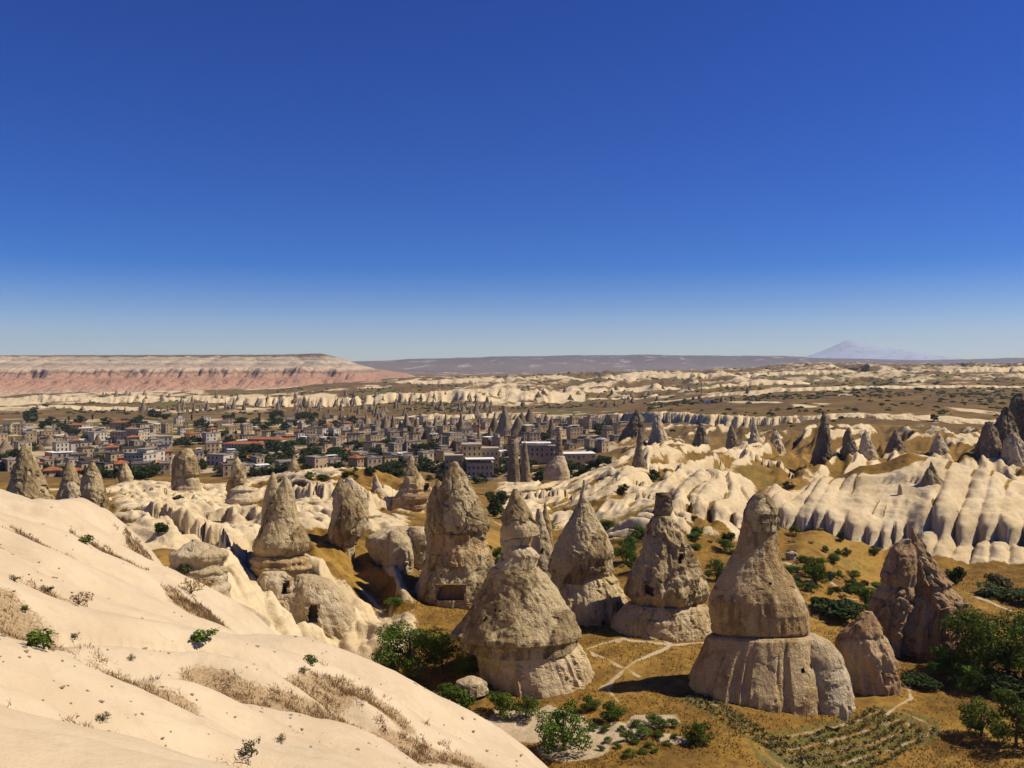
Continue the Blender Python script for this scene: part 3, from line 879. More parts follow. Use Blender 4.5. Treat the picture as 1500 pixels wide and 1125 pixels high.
def build_far():
    a = np.linspace(-0.95, 0.95, 420)
    y = np.linspace(7600, 13500, 60)
    Y, A = np.meshgrid(y, a, indexing='ij')
    U = (750 + FPX * A).ravel()
    x, y_ = (A * Y).ravel(), Y.ravel()
    top = np.interp(U, [-600, 300, 500, 560, 650, 760, 900, 1050, 1130, 1200, 1280, 1350, 1420, 1480, 1560, 1900],
                    [60, 40, 14, 30, 66, 88, 106, 96, 84, 62, 52, 40, 44, 66, 80, 60])
    pr = sstep(8000, 10300, y_ + 500 * fbm2(x / 1300., y_ / 1300., 4, 211))
    h = -190 + (190 + top) * pr + 22 * fbm2(x / 420., y_ / 420., 5, 212) * pr * (1 - 0.6 * sstep(10000, 10800, y_))
    me = mesh_np('ridge', np.stack([x, y_, h], -1), grid_quads(len(y), len(a)), M_RIDGE)
    tag(obj('far_ridge', me), 'long low far-off ridge greyed by haze with pale patches', kind='structure')
    # volcano cone far behind, with its foothills
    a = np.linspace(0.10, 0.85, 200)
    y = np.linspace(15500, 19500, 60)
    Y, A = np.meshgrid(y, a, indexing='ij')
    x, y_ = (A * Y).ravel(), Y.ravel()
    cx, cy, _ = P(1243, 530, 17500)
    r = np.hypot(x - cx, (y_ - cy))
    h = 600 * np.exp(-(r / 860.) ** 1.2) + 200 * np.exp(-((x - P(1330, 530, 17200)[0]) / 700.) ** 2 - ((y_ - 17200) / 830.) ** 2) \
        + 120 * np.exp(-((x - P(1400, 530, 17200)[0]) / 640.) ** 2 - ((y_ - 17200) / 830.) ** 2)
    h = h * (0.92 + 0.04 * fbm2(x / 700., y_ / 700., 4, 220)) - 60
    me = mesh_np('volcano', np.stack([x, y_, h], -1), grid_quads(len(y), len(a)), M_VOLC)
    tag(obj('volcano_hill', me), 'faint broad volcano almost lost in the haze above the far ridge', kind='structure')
    # plain between
    a = np.linspace(-1.0, 1.0, 60)
    y = np.linspace(13000, 21000, 30)
    Y, A = np.meshgrid(y, a, indexing='ij')
    x, y_ = (A * Y).ravel(), Y.ravel()
    me = mesh_np('plain', np.stack([x, y_, -210 + 20 * fbm2(x / 3000., y_ / 3000., 3, 230)], -1), grid_quads(len(y), len(a)), M_RIDGE)
    tag(obj('far_plain', me), 'dry plain far behind the ridge', kind='structure')


build_mesa()
build_far()


# ------------------------------------------------------------------ fairy chimneys and rock mounds
def sil_arrays(sil, D):
    z, cx, r = [], [], []
    for (v, uL, uR) in sil:
        L_, R_ = P(uL, v, D), P(uR, v, D)
        z.append(L_[2])
        cx.append((L_[0] + R_[0]) / 2)
        r.append(max(0.02, (R_[0] - L_[0]) / 2))
    o = np.argsort(z)
    return np.array(z)[o], np.array(cx)[o], np.array(r)[o]


def plates(x, y, z, seed):
    """random level of the Voronoi cell each point lies in and the distance to the cell border"""
    ix, iy, iz = (np.floor(q).astype(np.int64) for q in (x, y, z))
    f1 = np.full(x.shape, 9.0)
    f2 = np.full(x.shape, 9.0)
    lv = np.zeros(x.shape)
    for dx in (-1, 0, 1):
        for dy in (-1, 0, 1):
            for dz in (-1, 0, 1):
                cx, cy, cz = ix + dx + 3000, iy + dy + 3000, iz + dz + 3000
                px = ix + dx + _hash(cx, cy, cz, seed)
                py = iy + dy + _hash(cx, cy, cz, seed + 1)
                pz = iz + dz + _hash(cx, cy, cz, seed + 2)
                d = np.sqrt((px - x) ** 2 + (py - y) ** 2 + (pz - z) ** 2)
                nearer = d < f1
                f2 = np.where(nearer, f1, np.minimum(f2, d))
                lv = np.where(nearer, _hash(cx, cy, cz, seed + 3), lv)
                f1 = np.where(nearer, d, f1)
    return lv, f2 - f1


def rock_mesh(name, sil, D, mats, org, seed=0, nth=120, nz=130, depth=0.85, lump=0.06, ridge=0.35, fine=0.10, flute=0.0, fw=1.2, strata=0.05,
              extend=3.0, ops=(), smooth_n=3, plate=0.55, ex=1.02, dip=0.12):
    """solid of uneven rock from a measured profile; its own depth, openings cut through the shell"""
    z, cx, r = sil_arrays(sil, D)
    zb = z[0] - extend
    zs = np.concatenate([[zb], z])
    cs = np.concatenate([[cx[0]], cx])
    if ex < 1:
        zs = np.concatenate([[zb, z[0] - 0.05], z])
        cs = np.concatenate([[cx[0], cx[0]], cx])
        rs = np.concatenate([[r[0] * ex, r[0] * ex], r])
    else:
        rs = np.concatenate([[r[0] * ex], r])
    zz = np.linspace(zb, z[-1], nz)
    rr = np.interp(zz, zs, rs)
    cc = np.interp(zz, zs, cs)
    if smooth_n > 1:
        kern = np.ones(smooth_n) / smooth_n
        rr = np.convolve(np.pad(rr, smooth_n // 2, mode='edge'), kern, 'valid')[:nz]
        cc = np.convolve(np.pad(cc, smooth_n // 2, mode='edge'), kern, 'valid')[:nz]
    th = np.linspace(0, 2 * math.pi, nth, endpoint=False)
    TH, ZZ = np.meshgrid(th, zz)
    RR = np.repeat(rr[:, None], nth, 1)
    CC = np.repeat(cc[:, None], nth, 1)
    ct, stt = np.cos(TH), np.sin(TH)
    X, Y = RR * ct, RR * stt * depth
    q = 1000 + seed * 13
    lo = (n3(X / 5.0 + seed, Y / 5.0, ZZ / 7.0, q) + 0.6 * n3(X / 2.4 + seed, Y / 2.4, ZZ / 3.0, q + 1)) * lump * RR
    fade = np.clip(RR / 0.8, 0, 1)
    rdg = (0.45 - np.abs(fbm3(X / 2.6 + seed * 3, Y / 2.6, ZZ / 4.6, 4, q + 3, 0.6)) * 1.9)
    fn = fbm3(X / 0.8, Y / 0.8, ZZ / 1.1, 3, q + 9)
    disp = lo + fade * (ridge * rdg + fine * fn + strata * n2(ZZ * 1.7, X * 0.05, q + 5))
    wv = 0.6 * fbm3(X / 1.8, Y / 1.8, ZZ / 1.8, 2, q + 20)
    lv, eb = plates(X / 3.8 + wv, Y / 3.8 + wv, ZZ / 6.5 + wv, q + 21)
    lv2, eb2 = plates(X / 1.5 + 1.5 * wv, Y / 1.5 + wv, ZZ / 3.2 + 1.5 * wv, q + 25)
    strk = sstep(0.05, 0.5, fbm3(X / 0.9 + wv, Y / 0.9, ZZ / 7.0, 3, q + 30))
    pa = plate * np.clip(RR / 2.0, 0.1, 1)
    disp = disp + pa * ((lv - 0.5) * 0.75 + (lv2 - 0.5) * 0.15 - 0.20 * (1 - sstep(0.0, 0.06, eb)) - 0.22 * strk)
    fresh = 1 - (0.8 * lv + 0.2 * lv2)
    if flute:
        fl = fbm3(ct * 2.2 * np.maximum(rr.max(), 1) / fw * 0.5 + seed, stt * 2.2 * np.maximum(rr.max(), 1) / fw * 0.5, ZZ / 9.0, 2, q + 7)
        disp = disp - fade * flute * sstep(0.0, 0.45, fl) * np.clip(1.25 - (ZZ - zb) / max(z[-1] - zb, 1e-3), 0.15, 1)
    RX = RR + disp
    X = CC + RX * ct
    Y = RX * stt * depth
    X += 0.0
    ZD = ZZ - dip * Y * np.clip((ZZ - zb) / max(extend, 0.5), 0, 1)
    verts = np.stack([X.ravel() - org[0], Y.ravel() + (D - org[1]), ZD.ravel() - org[2]], -1)
    quads = grid_quads(nz, nth, True)
    # close the top
    top = np.array([[cc[-1] - org[0], D - org[1], zz[-1] + 0.12 * rr[-1] - org[2]]])
    verts = np.vstack([verts, top])
    ti = len(verts) - 1
    j = np.arange(nth)
    base = (nz - 1) * nth
    cap = np.stack([base + j, base + (j + 1) % nth, np.full(nth, ti), np.full(nth, ti)], -1)
    if ops:
        cen = verts[quads].mean(1)
        keep = np.ones(len(quads), bool)
        for (ou, ov, ow, oh, od) in ops:
            c0 = P(ou, ov, D)
            hw, hh = ow / FPX * D / 2, oh / FPX * D / 2
            jx = 0.12 * n2(cen[:, 2] * 2.2, cen[:, 0] * 0.3, 5)
            arch = np.clip((cen[:, 2] + org[2] - c0[2]) / hh, 0, 1) ** 3 * 0.35 * hw
            keep &= ~((np.abs(cen[:, 0] + org[0] - c0[0] + jx) < hw - arch) & (np.abs(cen[:, 2] + org[2] - c0[2] + jx) < hh) & (cen[:, 1] < 0))
        quads = quads[keep]
    me = mesh_np(name, verts, quads, mats, smooth=D > 160, attrs={'fresh': np.append(fresh.ravel(), 0.5)})
    # add the closing fan as triangles through bmesh-free second mesh merge
    import bmesh
    bm = bmesh.new()
    bm.from_mesh(me)
    bm.verts.ensure_lookup_table()
    for k in range(nth):
        f = bm.faces.new((bm.verts[base + k], bm.verts[base + (k + 1) % nth], bm.verts[ti]))
        f.smooth = D > 160
    bm.normal_update()
    bm.to_mesh(me)
    bm.free()
    return me


def front_y(sil, D, u, v, depth=1.0):
    z, cx, r = sil_arrays(sil, D)
    p = P(u, v, D)
    c, rr = np.interp(p[2], z, cx), np.interp(p[2], z, r)
    t = np.clip((p[0] - c) / max(rr, 0.05), -0.93, 0.93)
    return D - depth * rr * math.sqrt(1 - t * t)


def tunnel(name, sil, D, op, org, parent, mt, depth=1.0):
    """a cut room entrance: four walls and a back, open to the front"""
    u, v, w, h, dp = op
    px = P(u, v, D)
    hw, hh = w / FPX * D / 2 + 0.16, h / FPX * D / 2 + 0.16
    y0 = front_y(sil, D, u, v, depth)
    yf, yb = y0 + 0.12, y0 + dp
    t = 0.12
    vs, qs = [], []
    o = np.array([(-hw, -hh), (hw, -hh), (hw, hh), (-hw, hh)])
    for yy, gr in ((yf, 0.0), (yb, 0.0), (yf, t), (yb, t)):
        for (a_, b_) in o:
            vs.append((px[0] + a_ + np.sign(a_) * gr - org[0], yy - org[1], px[2] + b_ + np.sign(b_) * gr - org[2]))
    for k in range(4):
        k2 = (k + 1) % 4
        qs += [(k, k2, 4 + k2, 4 + k), (8 + k2, 8 + k, 12 + k, 12 + k2), (k2, k, 8 + k, 8 + k2)]
    qs.append((4, 5, 6, 7))
    return obj(name, mesh_np(name, np.array(vs), np.array(qs), mt, smooth=False), parent)


def chimney(parts, D, label, cat='fairy chimney', name='fairy_chimney', group=None, gz=None, seed=0, openings=(), **kw):
    """parts: list of (part name, silhouette, material, options)"""
    last = parts[-1][1][-1]
    bx_ = P((last[1] + last[2]) / 2, last[0], D)
    org = bx_
    root = empty(name, org)
    tag(root, label, cat, group)
    for i, (pn, sil, m, opt) in enumerate(parts):
        o2 = dict(kw)
        o2.update(opt)
        dd = o2.pop('dD', 0.0)
        ops = [op[1:] for op in openings if op[0] == i]
        me = rock_mesh(pn, sil, D + dd, m, org, seed=seed * 7 + i, ops=ops, **o2)
        po = obj(pn, me, root)
        for op in ops:
            tunnel('doorway' if op[3] > op[2] * 1.5 else 'window_opening', sil, D + dd, op, org, po, M_CUT, o2.get('depth', 0.85))
    return root


H = dict(nth=150, nz=150)
# the large one with a knob and a horizontal crack
chimney([
    ('knob', [(718, 1113, 1120), (724, 1104, 1124), (735, 1097, 1130), (744, 1092, 1135), (752, 1089, 1138), (760, 1089, 1138), (768, 1090, 1137)], M_CAP, dict(ridge=0.28, fine=0.18, lump=0.03, nz=50, nth=90, extend=0.6)),
    ('upper_body', [(764, 1088, 1138), (776, 1086, 1138), (807, 1075, 1140), (822, 1066, 1145), (839, 1057, 1153), (866, 1040, 1172), (880, 1036, 1179), (900, 1037, 1184), (915, 1040, 1185), (924, 1041, 1185), (927, 1043, 1184)], M_BODY,
     dict(ridge=0.2, fine=0.10, lump=0.02, nz=150, extend=0.5, ex=0.93, flute=0.15, smooth_n=1, plate=0.3, depth=0.62, dip=0.2)),
    ('lower_body', [(929.5, 1043, 1184), (933, 1037, 1187), (945, 1031, 1189), (970, 1019, 1193), (990, 1009, 1198), (1005, 1003, 1203), (1020, 1000, 1206)], M_BODY,
     dict(ridge=0.14, fine=0.08, flute=0.75, fw=1.0, lump=0.03, nz=110, depth=0.72, plate=0.3, smooth_n=1, dip=0.18)),
    ('shoulder', [(928, 1172, 1192), (938, 1166, 1214), (957, 1158, 1231), (985, 1152, 1242), (1010, 1150, 1246), (1030, 1150, 1249)], M_PALE, dict(ridge=0.2, fine=0.06, nz=70, nth=110, dD=-0.5, plate=0.35, lump=0.04)),
    ('foot_boulder', [(975, 1222, 1232), (985, 1217, 1238), (1005, 1213, 1245), (1030, 1204, 1252)], M_PALE, dict(ridge=0.35, nz=50, nth=70, dD=-1.8, plate=0.6)),
], 95, 'large buff fairy chimney with dark knob top and a dark crack around its middle', seed=1,
    openings=[(1, 1117, 845, 4, 4, 0.8), (2, 1158, 962, 4, 7, 1.0), (2, 1175, 961, 9, 7, 1.0), (2, 1020, 1016, 9, 10, 1.2)], **{'nth': 170})

chimney([
    ('cap', [(716, 752, 757), (724, 749, 760), (746, 742, 772), (760, 737, 780), (771, 732, 789), (776, 732, 790)], M_CAP, dict(nz=70, extend=0.5, lump=0.03)),
    ('neck', [(776, 735, 783), (788, 735, 776), (798, 733, 772), (806, 734, 784), (814, 733, 792), (822, 728, 790), (832, 722, 787)], M_PALE, dict(ridge=0.5, nz=70, extend=0.8, lump=0.04)),
    ('upper_body', [(831, 722, 788), (840, 716, 799), (858, 707, 811), (886, 693, 828), (905, 680, 838), (914, 672, 843), (924, 664, 848), (931, 662, 849), (936, 676, 842)], M_CAP, dict(nz=130, ridge=0.4, fine=0.14, extend=0.5)),
    ('lower_body', [(936, 688, 836), (942, 690, 840), (955, 693, 851), (970, 694, 859), (998, 694, 870), (1020, 695, 876)], M_BASE, dict(nz=110, ridge=0.25, flute=0.8, fw=1.3)),
], 99, 'broad fairy chimney with pointed grey cap above a wide skirted cone, bushes at its foot', seed=2,
    openings=[(2, 712, 891, 4, 6, 1.4), (2, 728, 879, 4, 3, 0.8), (2, 734, 879, 4, 3, 0.8)], nth=150)

chimney([
    ('spike', [(703, 854, 857), (712, 853, 858), (722, 850, 856), (728, 849, 858), (734, 848, 862), (738, 848, 862)], M_PALE, dict(nz=50, nth=40, ridge=0.15, fine=0.06, extend=0.6)),
    ('cap', [(737, 846, 864), (748, 840, 871), (760, 833, 878), (788, 819, 895), (800, 814, 902), (808, 811, 906), (816, 808, 905), (824, 806, 902), (836, 806, 900), (842, 810, 897)], M_CAP, dict(nz=140, ridge=0.45, fine=0.15, extend=0.5)),
    ('lower_body', [(842, 812, 896), (848, 808, 902), (860, 804, 908), (872, 801, 914), (886, 798, 919), (905, 797, 921)], M_BASE, dict(nz=100, flute=0.6, ridge=0.25)),
], 124, 'fairy chimney with a thin curved spike on its grey conical cap', seed=3,
    openings=[(2, 895, 879, 3, 7, 1.0), (2, 901, 878, 3, 6, 1.0), (2, 878, 897, 6, 7, 1.4)], nth=140)

chimney([
    ('top_block', [(722, 962, 980), (727, 959, 983), (740, 959, 983), (752, 958, 983), (757, 960, 982)], M_DARK, dict(nz=50, nth=80, ridge=0.35, fine=0.2, extend=0.8)),
    ('cap', [(756, 957, 984), (774, 949, 994), (802, 941, 1010), (830, 928, 1024), (850, 922, 1032), (860, 919, 1036), (868, 918, 1036), (876, 922, 1033), (884, 928, 1026)], M_CAP, dict(nz=150, ridge=0.95, fine=0.16, flute=0.5, fw=1.6, extend=0.5)),
    ('lower_body', [(883, 920, 1028), (888, 914, 1032), (903, 901, 1039), (915, 896, 1042), (925, 893, 1043)], M_BASE, dict(nz=80, ridge=0.4, flute=0.3)),
], 118, 'fairy chimney with square dark block on top and deeply gullied grey cone', seed=4,
    openings=[(1, 945, 854, 10, 14, 1.6), (1, 990, 811, 6, 9, 1.5), (1, 956, 882, 5, 5, 1.2)], nth=150)

chimney([
    ('right_lobe', [(772, 1334, 1341), (782, 1330, 1345), (800, 1330, 1352), (814, 1328, 1361), (830, 1327, 1372), (845, 1326, 1384), (855, 1325, 1392), (858, 1328, 1388), (862, 1325, 1390), (880, 1318, 1409), (894, 1315, 1405), (922, 1308, 1410), (943, 1306, 1411), (963, 1310, 1402), (985, 1318, 1392)], M_PINK,
     dict(nz=160, ridge=0.8, fine=0.14, plate=1.0, flute=0.5, fw=1.4)),
    ('left_lobe', [(790, 1322, 1334), (806, 1306, 1336), (822, 1299, 1336), (842, 1293, 1336), (858, 1296, 1334), (864, 1290, 1336), (880, 1282, 1334), (900, 1278, 1330), (922, 1280, 1324), (943, 1290, 1320), (965, 1300, 1320)], M_PINK,
     dict(nz=130, nth=110, ridge=0.8, dD=-2.0, plate=1.0)),
], 113, 'split pinkish fairy chimney with a dark crack between two lobes beside large trees', seed=5, nth=140)

chimney([
    ('body', [(897, 1269, 1277), (904, 1262, 1280), (912, 1250, 1283), (936, 1231, 1299), (957, 1227, 1306), (975, 1230, 1309), (995, 1236, 1311), (1015, 1240, 1314)], M_PINK, dict(nz=120, ridge=0.6, fine=0.12, flute=0.3)),
    ('head_stone', [(896, 1269, 1277), (900, 1268, 1279), (905, 1270, 1277)], M_PALE, dict(nz=20, nth=30, ridge=0.05, extend=0.1)),
], 99, 'small round-shouldered pinkish rock cone between the two larger chimneys', seed=6, nth=120)

chimney([
    ('cap', [(676, 663, 669), (682, 659, 673), (688, 656, 677), (716, 642, 694), (744, 636, 708), (756, 633, 713), (766, 631, 716), (776, 634, 714), (782, 637, 711)], M_CAP, dict(nz=140, ridge=0.4, fine=0.14, extend=0.5)),
    ('side_peak', [(704, 639, 644), (716, 633, 650), (740, 626, 655), (770, 623, 660), (790, 624, 660)], M_CAP, dict(nz=70, nth=80, dD=3.0)),
    ('neck', [(781, 636, 712), (794, 634, 712), (804, 630, 716), (812, 628, 719)], M_BODY, dict(nz=50, ridge=0.4, extend=0.8)),
    ('lower_body', [(810, 629, 718), (817, 627, 719), (842, 615, 722), (867, 605, 724), (884, 604, 722), (897, 608, 718)], M_CAP, dict(nz=110, ridge=0.6, fine=0.16)),
], 127, 'tall pointed grey-brown fairy chimney with a large open niche near its foot', seed=7,
    openings=[(3, 664, 856, 38, 20, 1.5)], nth=140)

chimney([
    ('body', [(699, 415, 421), (706, 412, 426), (716, 406, 430), (733, 399, 432), (758, 388, 437), (778, 381, 446), (792, 372, 453), (800, 370, 453), (806, 371, 450), (816, 376, 440)], M_CAP, dict(nz=130, ridge=0.35, extend=0.6)),
    ('side_spike', [(692, 398, 402), (702, 394, 406), (720, 388, 410), (745, 383, 410), (765, 382, 408)], M_CAP, dict(nz=70, nth=60, dD=2.0, ridge=0.2)),
    ('plinth', [(814, 372, 444), (820, 365, 451), (830, 367, 452), (839, 371, 451), (848, 376, 442), (856, 380, 436)], M_BODY, dict(nz=60, ridge=0.45, strata=0.3)),
], 121, 'leaning pointed pinnacle with a thin side spike standing on a layered plinth', seed=8, nth=120,
    openings=[(2, 423, 852, 8, 14, 1.2)])

chimney([
    ('body', [(701, 496, 501), (713, 491, 512), (724, 488, 521), (744, 487, 533), (758, 486, 537), (770, 482, 536), (778, 481, 534), (790, 482, 526), (800, 484, 520)], M_CAP, dict(nz=110, ridge=0.3)),
    ('back_lobe', [(700, 507, 516), (712, 504, 528), (730, 508, 536), (750, 512, 540)], M_PALE, dict(nz=60, nth=80, dD=8.0)),
], 138, 'blunt rounded pinnacle of pale grey rock with a paler lobe behind it', seed=9, nth=110)

chimney([
    ('head', [(668, 600, 605), (674, 597, 607), (680, 597, 607), (686, 595, 610), (690, 593, 612), (700, 592, 616)], M_CAP, dict(nz=50, nth=70, ridge=0.3)),
    ('body', [(698, 591, 619), (706, 590, 624), (716, 586, 630), (724, 581, 631), (738, 573, 624), (745, 572, 622)], M_BODY, dict(nz=80, ridge=0.5, strata=0.3)),
    ('side_lobe', [(694, 612, 616), (704, 612, 624), (716, 612, 634), (728, 612, 632)], M_PALE, dict(nz=50, nth=60, dD=3)),
], 208, 'squat fairy chimney with round head and ragged skirt standing alone in golden grass', seed=10, nth=90, openings=[(1, 625, 712, 6, 8, 1.2)])

chimney([('body', [(694, 548, 551), (704, 546, 556), (716, 544, 562), (736, 541, 571), (742, 540, 573)], M_PALE, {})], 222, 'small smooth pale cone before the white bluffs', seed=11, nth=70, nz=70)

# left-hand group above the white slope
chimney([('body', [(651, 33, 38), (667, 27, 49), (693, 19, 58), (720, 12, 71), (735, 8, 78), (750, 4, 84)], M_CAP, {})], 150, 'big smooth grey cone rising behind the white slope', seed=12, nth=110, nz=110, ridge=0.25, openings=[])
chimney([('body', [(676, 99, 104), (693, 92, 112), (715, 88, 120), (735, 82, 126), (745, 80, 128)], M_CAP, {}),
         ('foot_lobe', [(706, 100, 108), (715, 95, 118), (730, 92, 124), (742, 92, 126)], M_PALE, dict(dD=-3, nz=40, nth=60))], 145, 'grey cone with a pale rounded lobe at its foot beside the big smooth cone', seed=13, nth=80, nz=80, ridge=0.3)
chimney([('body', [(677, 131, 139), (686, 128, 142), (699, 122, 147), (720, 118, 155), (732, 120, 158), (742, 124, 157)], M_CAP, {})], 140, 'jagged upright pinnacle with dark left face above the white slope', seed=14, nth=80, nz=80, ridge=0.4)
chimney([('body', [(679, 179, 185), (691, 175, 193), (699, 174, 196), (703, 176, 195)], M_CAP, dict(nz=40, extend=0.3)), ('plinth', [(702, 178, 193), (708, 176, 195), (714, 174, 198)], M_PALE, dict(nz=30))], 246, 'little beehive-shaped pinnacle on a pale ledge before the town', seed=15, nth=60, nz=50)
chimney([('head', [(657, 268, 280), (664, 262, 284), (672, 257, 288), (685, 255, 291), (695, 255, 291), (700, 256, 286)], M_CAP, dict(nz=70, ridge=0.5)),
         ('side_spire', [(664, 258, 264), (675, 254, 268), (700, 252, 270), (722, 252, 270)], M_CAP, dict(nz=60, nth=50, dD=-1)),
         ('plinth', [(698, 257, 287), (706, 258, 290), (715, 254, 293), (724, 252, 296)], M_PALE, dict(nz=40, strata=0.3))], 226, 'broad double-headed pinnacle on a pale plinth before the town', seed=16, nth=80)
chimney([('head', [(669, 346, 349), (683, 340, 356), (697, 339, 360), (704, 336, 361)], M_CAP, dict(nz=50, extend=0.4)),
         ('neck', [(703, 336, 358), (712, 333, 356), (720, 332, 358)], M_BODY, dict(nz=30)),
         ('plinth', [(712, 346, 362), (718, 338, 368), (730, 334, 373), (745, 332, 375)], M_PALE, dict(nz=50, strata=0.4, ridge=0.5, dD=-1.5))], 205, 'onion-shaped grey pinnacle on a stepped pale base', seed=17, nth=70)
chimney([('body', [(668, 429, 432), (683, 423, 437), (697, 420, 439), (704, 418, 442)], M_CAP, {})], 262, 'small dark pinnacle on the crest of the grassy hill', seed=18, nth=50, nz=40)

# middle distance, right of the centre
chimney([('spire', [(632, 817, 821), (653, 814, 824), (664, 813, 825), (670, 812, 826)], M_FAR, dict(nz=50)), ('skirt', [(668, 810, 827), (674, 806, 829), (684, 799, 832), (692, 796, 834)], M_PALE, dict(nz=40))], 358, 'thin spire on a pale spreading skirt above the white ledges', seed=19, nth=60)
chimney([('body', [(648, 767, 770), (664, 765, 773), (680, 763, 776), (695, 762, 777)], M_FAR, {})], 350, 'narrow needle of rock beside the flat-topped stump', seed=20, nth=40, nz=40)
chimney([('body', [(644, 746, 756), (650, 744, 758), (670, 744, 759), (695, 743, 762)], M_FAR, {})], 356, 'flat-topped rock stump at the edge of the town', seed=21, nth=50, nz=50)
chimney([('head', [(633, 936, 940), (640, 934, 941), (648, 932, 942), (656, 933, 940)], M_FAR, dict(nz=40, extend=0.5)), ('body', [(655, 931, 940), (668, 929, 943), (680, 926, 948)], M_FAR, dict(nz=40))], 338, 'bird-shaped grey pinnacle on the white terrace', seed=22, nth=50)
for (tip, base, uT, uL, uR, D, m, lab, sd) in (
        (600, 646, 933, 908, 949, 610, M_DARK, 'tall dark cone at the right edge of the town under the white cliff', 23),
        (607, 653, 963, 949, 981, 560, M_PALE, 'tall cream cone beside the dark one under the white cliff', 24),
        (620, 655, 1027, 1014, 1041, 520, M_FAR, 'grey cone with a scrubby foot in the white badlands', 25),
        (623, 660, 1071, 1062, 1084, 450, M_FAR, 'small grey cone high among pale gullies', 26),
        (604, 673, 1207, 1190, 1219, 330, M_DARK, 'tall dark column standing among the pale rocks behind the white ridge', 27),
        (626, 670, 1243, 1231, 1257, 322, M_DARK, 'shorter dark spire beside the tall dark column', 28),
        (618, 668, 1104, 1092, 1118, 420, M_PALE, 'pale pointed cone in the badlands under the plateau', 29),
        (628, 672, 1136, 1122, 1152, 400, M_PALE, 'pale ribbed cone in the badlands with grass about it', 30),
        (630, 668, 1268, 1256, 1282, 330, M_PALE, 'rounded cream rock beside the dark spires', 31),
        (630, 672, 1312, 1296, 1328, 360, M_FAR, 'round grey boulder rock behind the crest of the ridge', 32),
        (634, 676, 1375, 1360, 1392, 340, M_PALE, 'pale rock cone behind the crest of the white ridge', 33),
        (676, 726, 1364, 1349, 1383, 210, M_CAP, 'grey pyramid-shaped spur on the face of the white ridge', 34),
        (547, 559, 819, 812, 829, 2500, M_DARK, 'lone dark needle far out on the plateau', 35)):
    w = uR - uL
    sil = [(tip, uT - 1.0, uT + 1.0), (tip + 0.25 * (base - tip), uT - 0.2 * w, uT + 0.2 * w), (tip + 0.6 * (base - tip), uT + (uL - uT) * 0.72, uT + (uR - uT) * 0.72), (base, uL, uR), (base + 3, uL - 1, uR + 1)]
    chimney([('body', sil, m, {})], D, lab, seed=sd, nth=64, nz=60, ridge=0.5 + D * 0.001, lump=0.16, fine=0.2, flute=0.4 if D < 600 else 1.0, fw=2.0)
# the great tower at the right edge, its shadow put into dark rock colours
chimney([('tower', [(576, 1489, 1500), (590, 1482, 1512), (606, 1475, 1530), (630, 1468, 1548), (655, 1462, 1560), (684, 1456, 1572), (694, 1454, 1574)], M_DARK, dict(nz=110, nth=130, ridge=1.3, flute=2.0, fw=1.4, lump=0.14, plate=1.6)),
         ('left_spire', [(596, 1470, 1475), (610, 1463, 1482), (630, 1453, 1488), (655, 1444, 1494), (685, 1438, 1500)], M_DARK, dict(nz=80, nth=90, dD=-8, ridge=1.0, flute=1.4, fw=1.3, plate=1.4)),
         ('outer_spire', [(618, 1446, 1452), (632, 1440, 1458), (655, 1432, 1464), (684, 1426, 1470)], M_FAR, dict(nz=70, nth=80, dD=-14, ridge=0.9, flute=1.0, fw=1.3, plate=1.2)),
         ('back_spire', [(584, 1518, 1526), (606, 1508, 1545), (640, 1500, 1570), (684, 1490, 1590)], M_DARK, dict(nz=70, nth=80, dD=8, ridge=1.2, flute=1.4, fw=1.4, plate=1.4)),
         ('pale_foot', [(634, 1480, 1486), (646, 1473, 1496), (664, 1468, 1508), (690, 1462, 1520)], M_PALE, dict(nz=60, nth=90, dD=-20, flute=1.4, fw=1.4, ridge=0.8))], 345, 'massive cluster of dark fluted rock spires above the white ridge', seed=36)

# rock mounds
chimney([('body', [(772, 566, 600), (776, 556, 612), (786, 541, 628), (800, 540, 634), (814, 545, 634), (842, 558, 622), (866, 570, 610)], M_PALE, dict(nz=90, flute=1.1, fw=2.6, ridge=0.2, lump=0.1)),
         ('front_rib', [(778, 572, 582), (792, 566, 600), (815, 562, 606), (842, 564, 604), (862, 572, 598)], M_PALE, dict(nz=80, nth=80, dD=-5, ridge=0.2)),
         ('side_rib', [(772, 600, 622), (782, 594, 634), (795, 594, 636), (812, 600, 634)], M_PALE, dict(nz=50, nth=80, dD=-2, ridge=0.15))], 138, 'cream fluted rock mound like folded cloth between the pinnacles', 'rock mound', 'rock_mound', seed=40, nth=130)
chimney([('body', [(790, 279, 290), (799, 266, 310), (809, 256, 328), (819, 250, 331), (823, 252, 327), (830, 246, 327), (845, 240, 333), (858, 238, 336)], M_PALE, dict(ridge=0.3, strata=0.25, nz=80, plate=0.35))], 84, 'pale layered rock ledge beyond the white slope with dry bushes beside it', 'rock ledge', 'rock_mound', seed=41, nth=110)
chimney([('body', [(884, 344, 350), (892, 332, 368), (906, 326, 384), (920, 328, 392), (935, 334, 398)], M_PALE, dict(ridge=0.3, strata=0.35, nz=60))], 76, 'pale stepped rock ledge at the lower edge of the white slope', 'rock ledge', 'rock_mound', seed=42, nth=90)
chimney([('body', [(745, 786, 792), (755, 784, 796), (775, 781, 800), (800, 778, 806), (822, 776, 812)], M_PALE, {}),
         ('spike', [(737, 797, 800), (750, 795, 803), (772, 790, 808), (790, 788, 810)], M_BODY, dict(nth=50, dD=3))], 134, 'slender tan spike with a small cave room behind the skirted chimney', seed=43, nth=70, nz=70, openings=[(0, 794, 804, 4, 8, 1.0)])
chimney([('body', [(806, 640, 650), (820, 632, 668), (835, 628, 672), (850, 628, 672)], M_PALE, dict(nz=40))], 150, 'low cream boulder showing behind the tall niche chimney', 'rock mound', 'rock_mound', seed=44, nth=60)
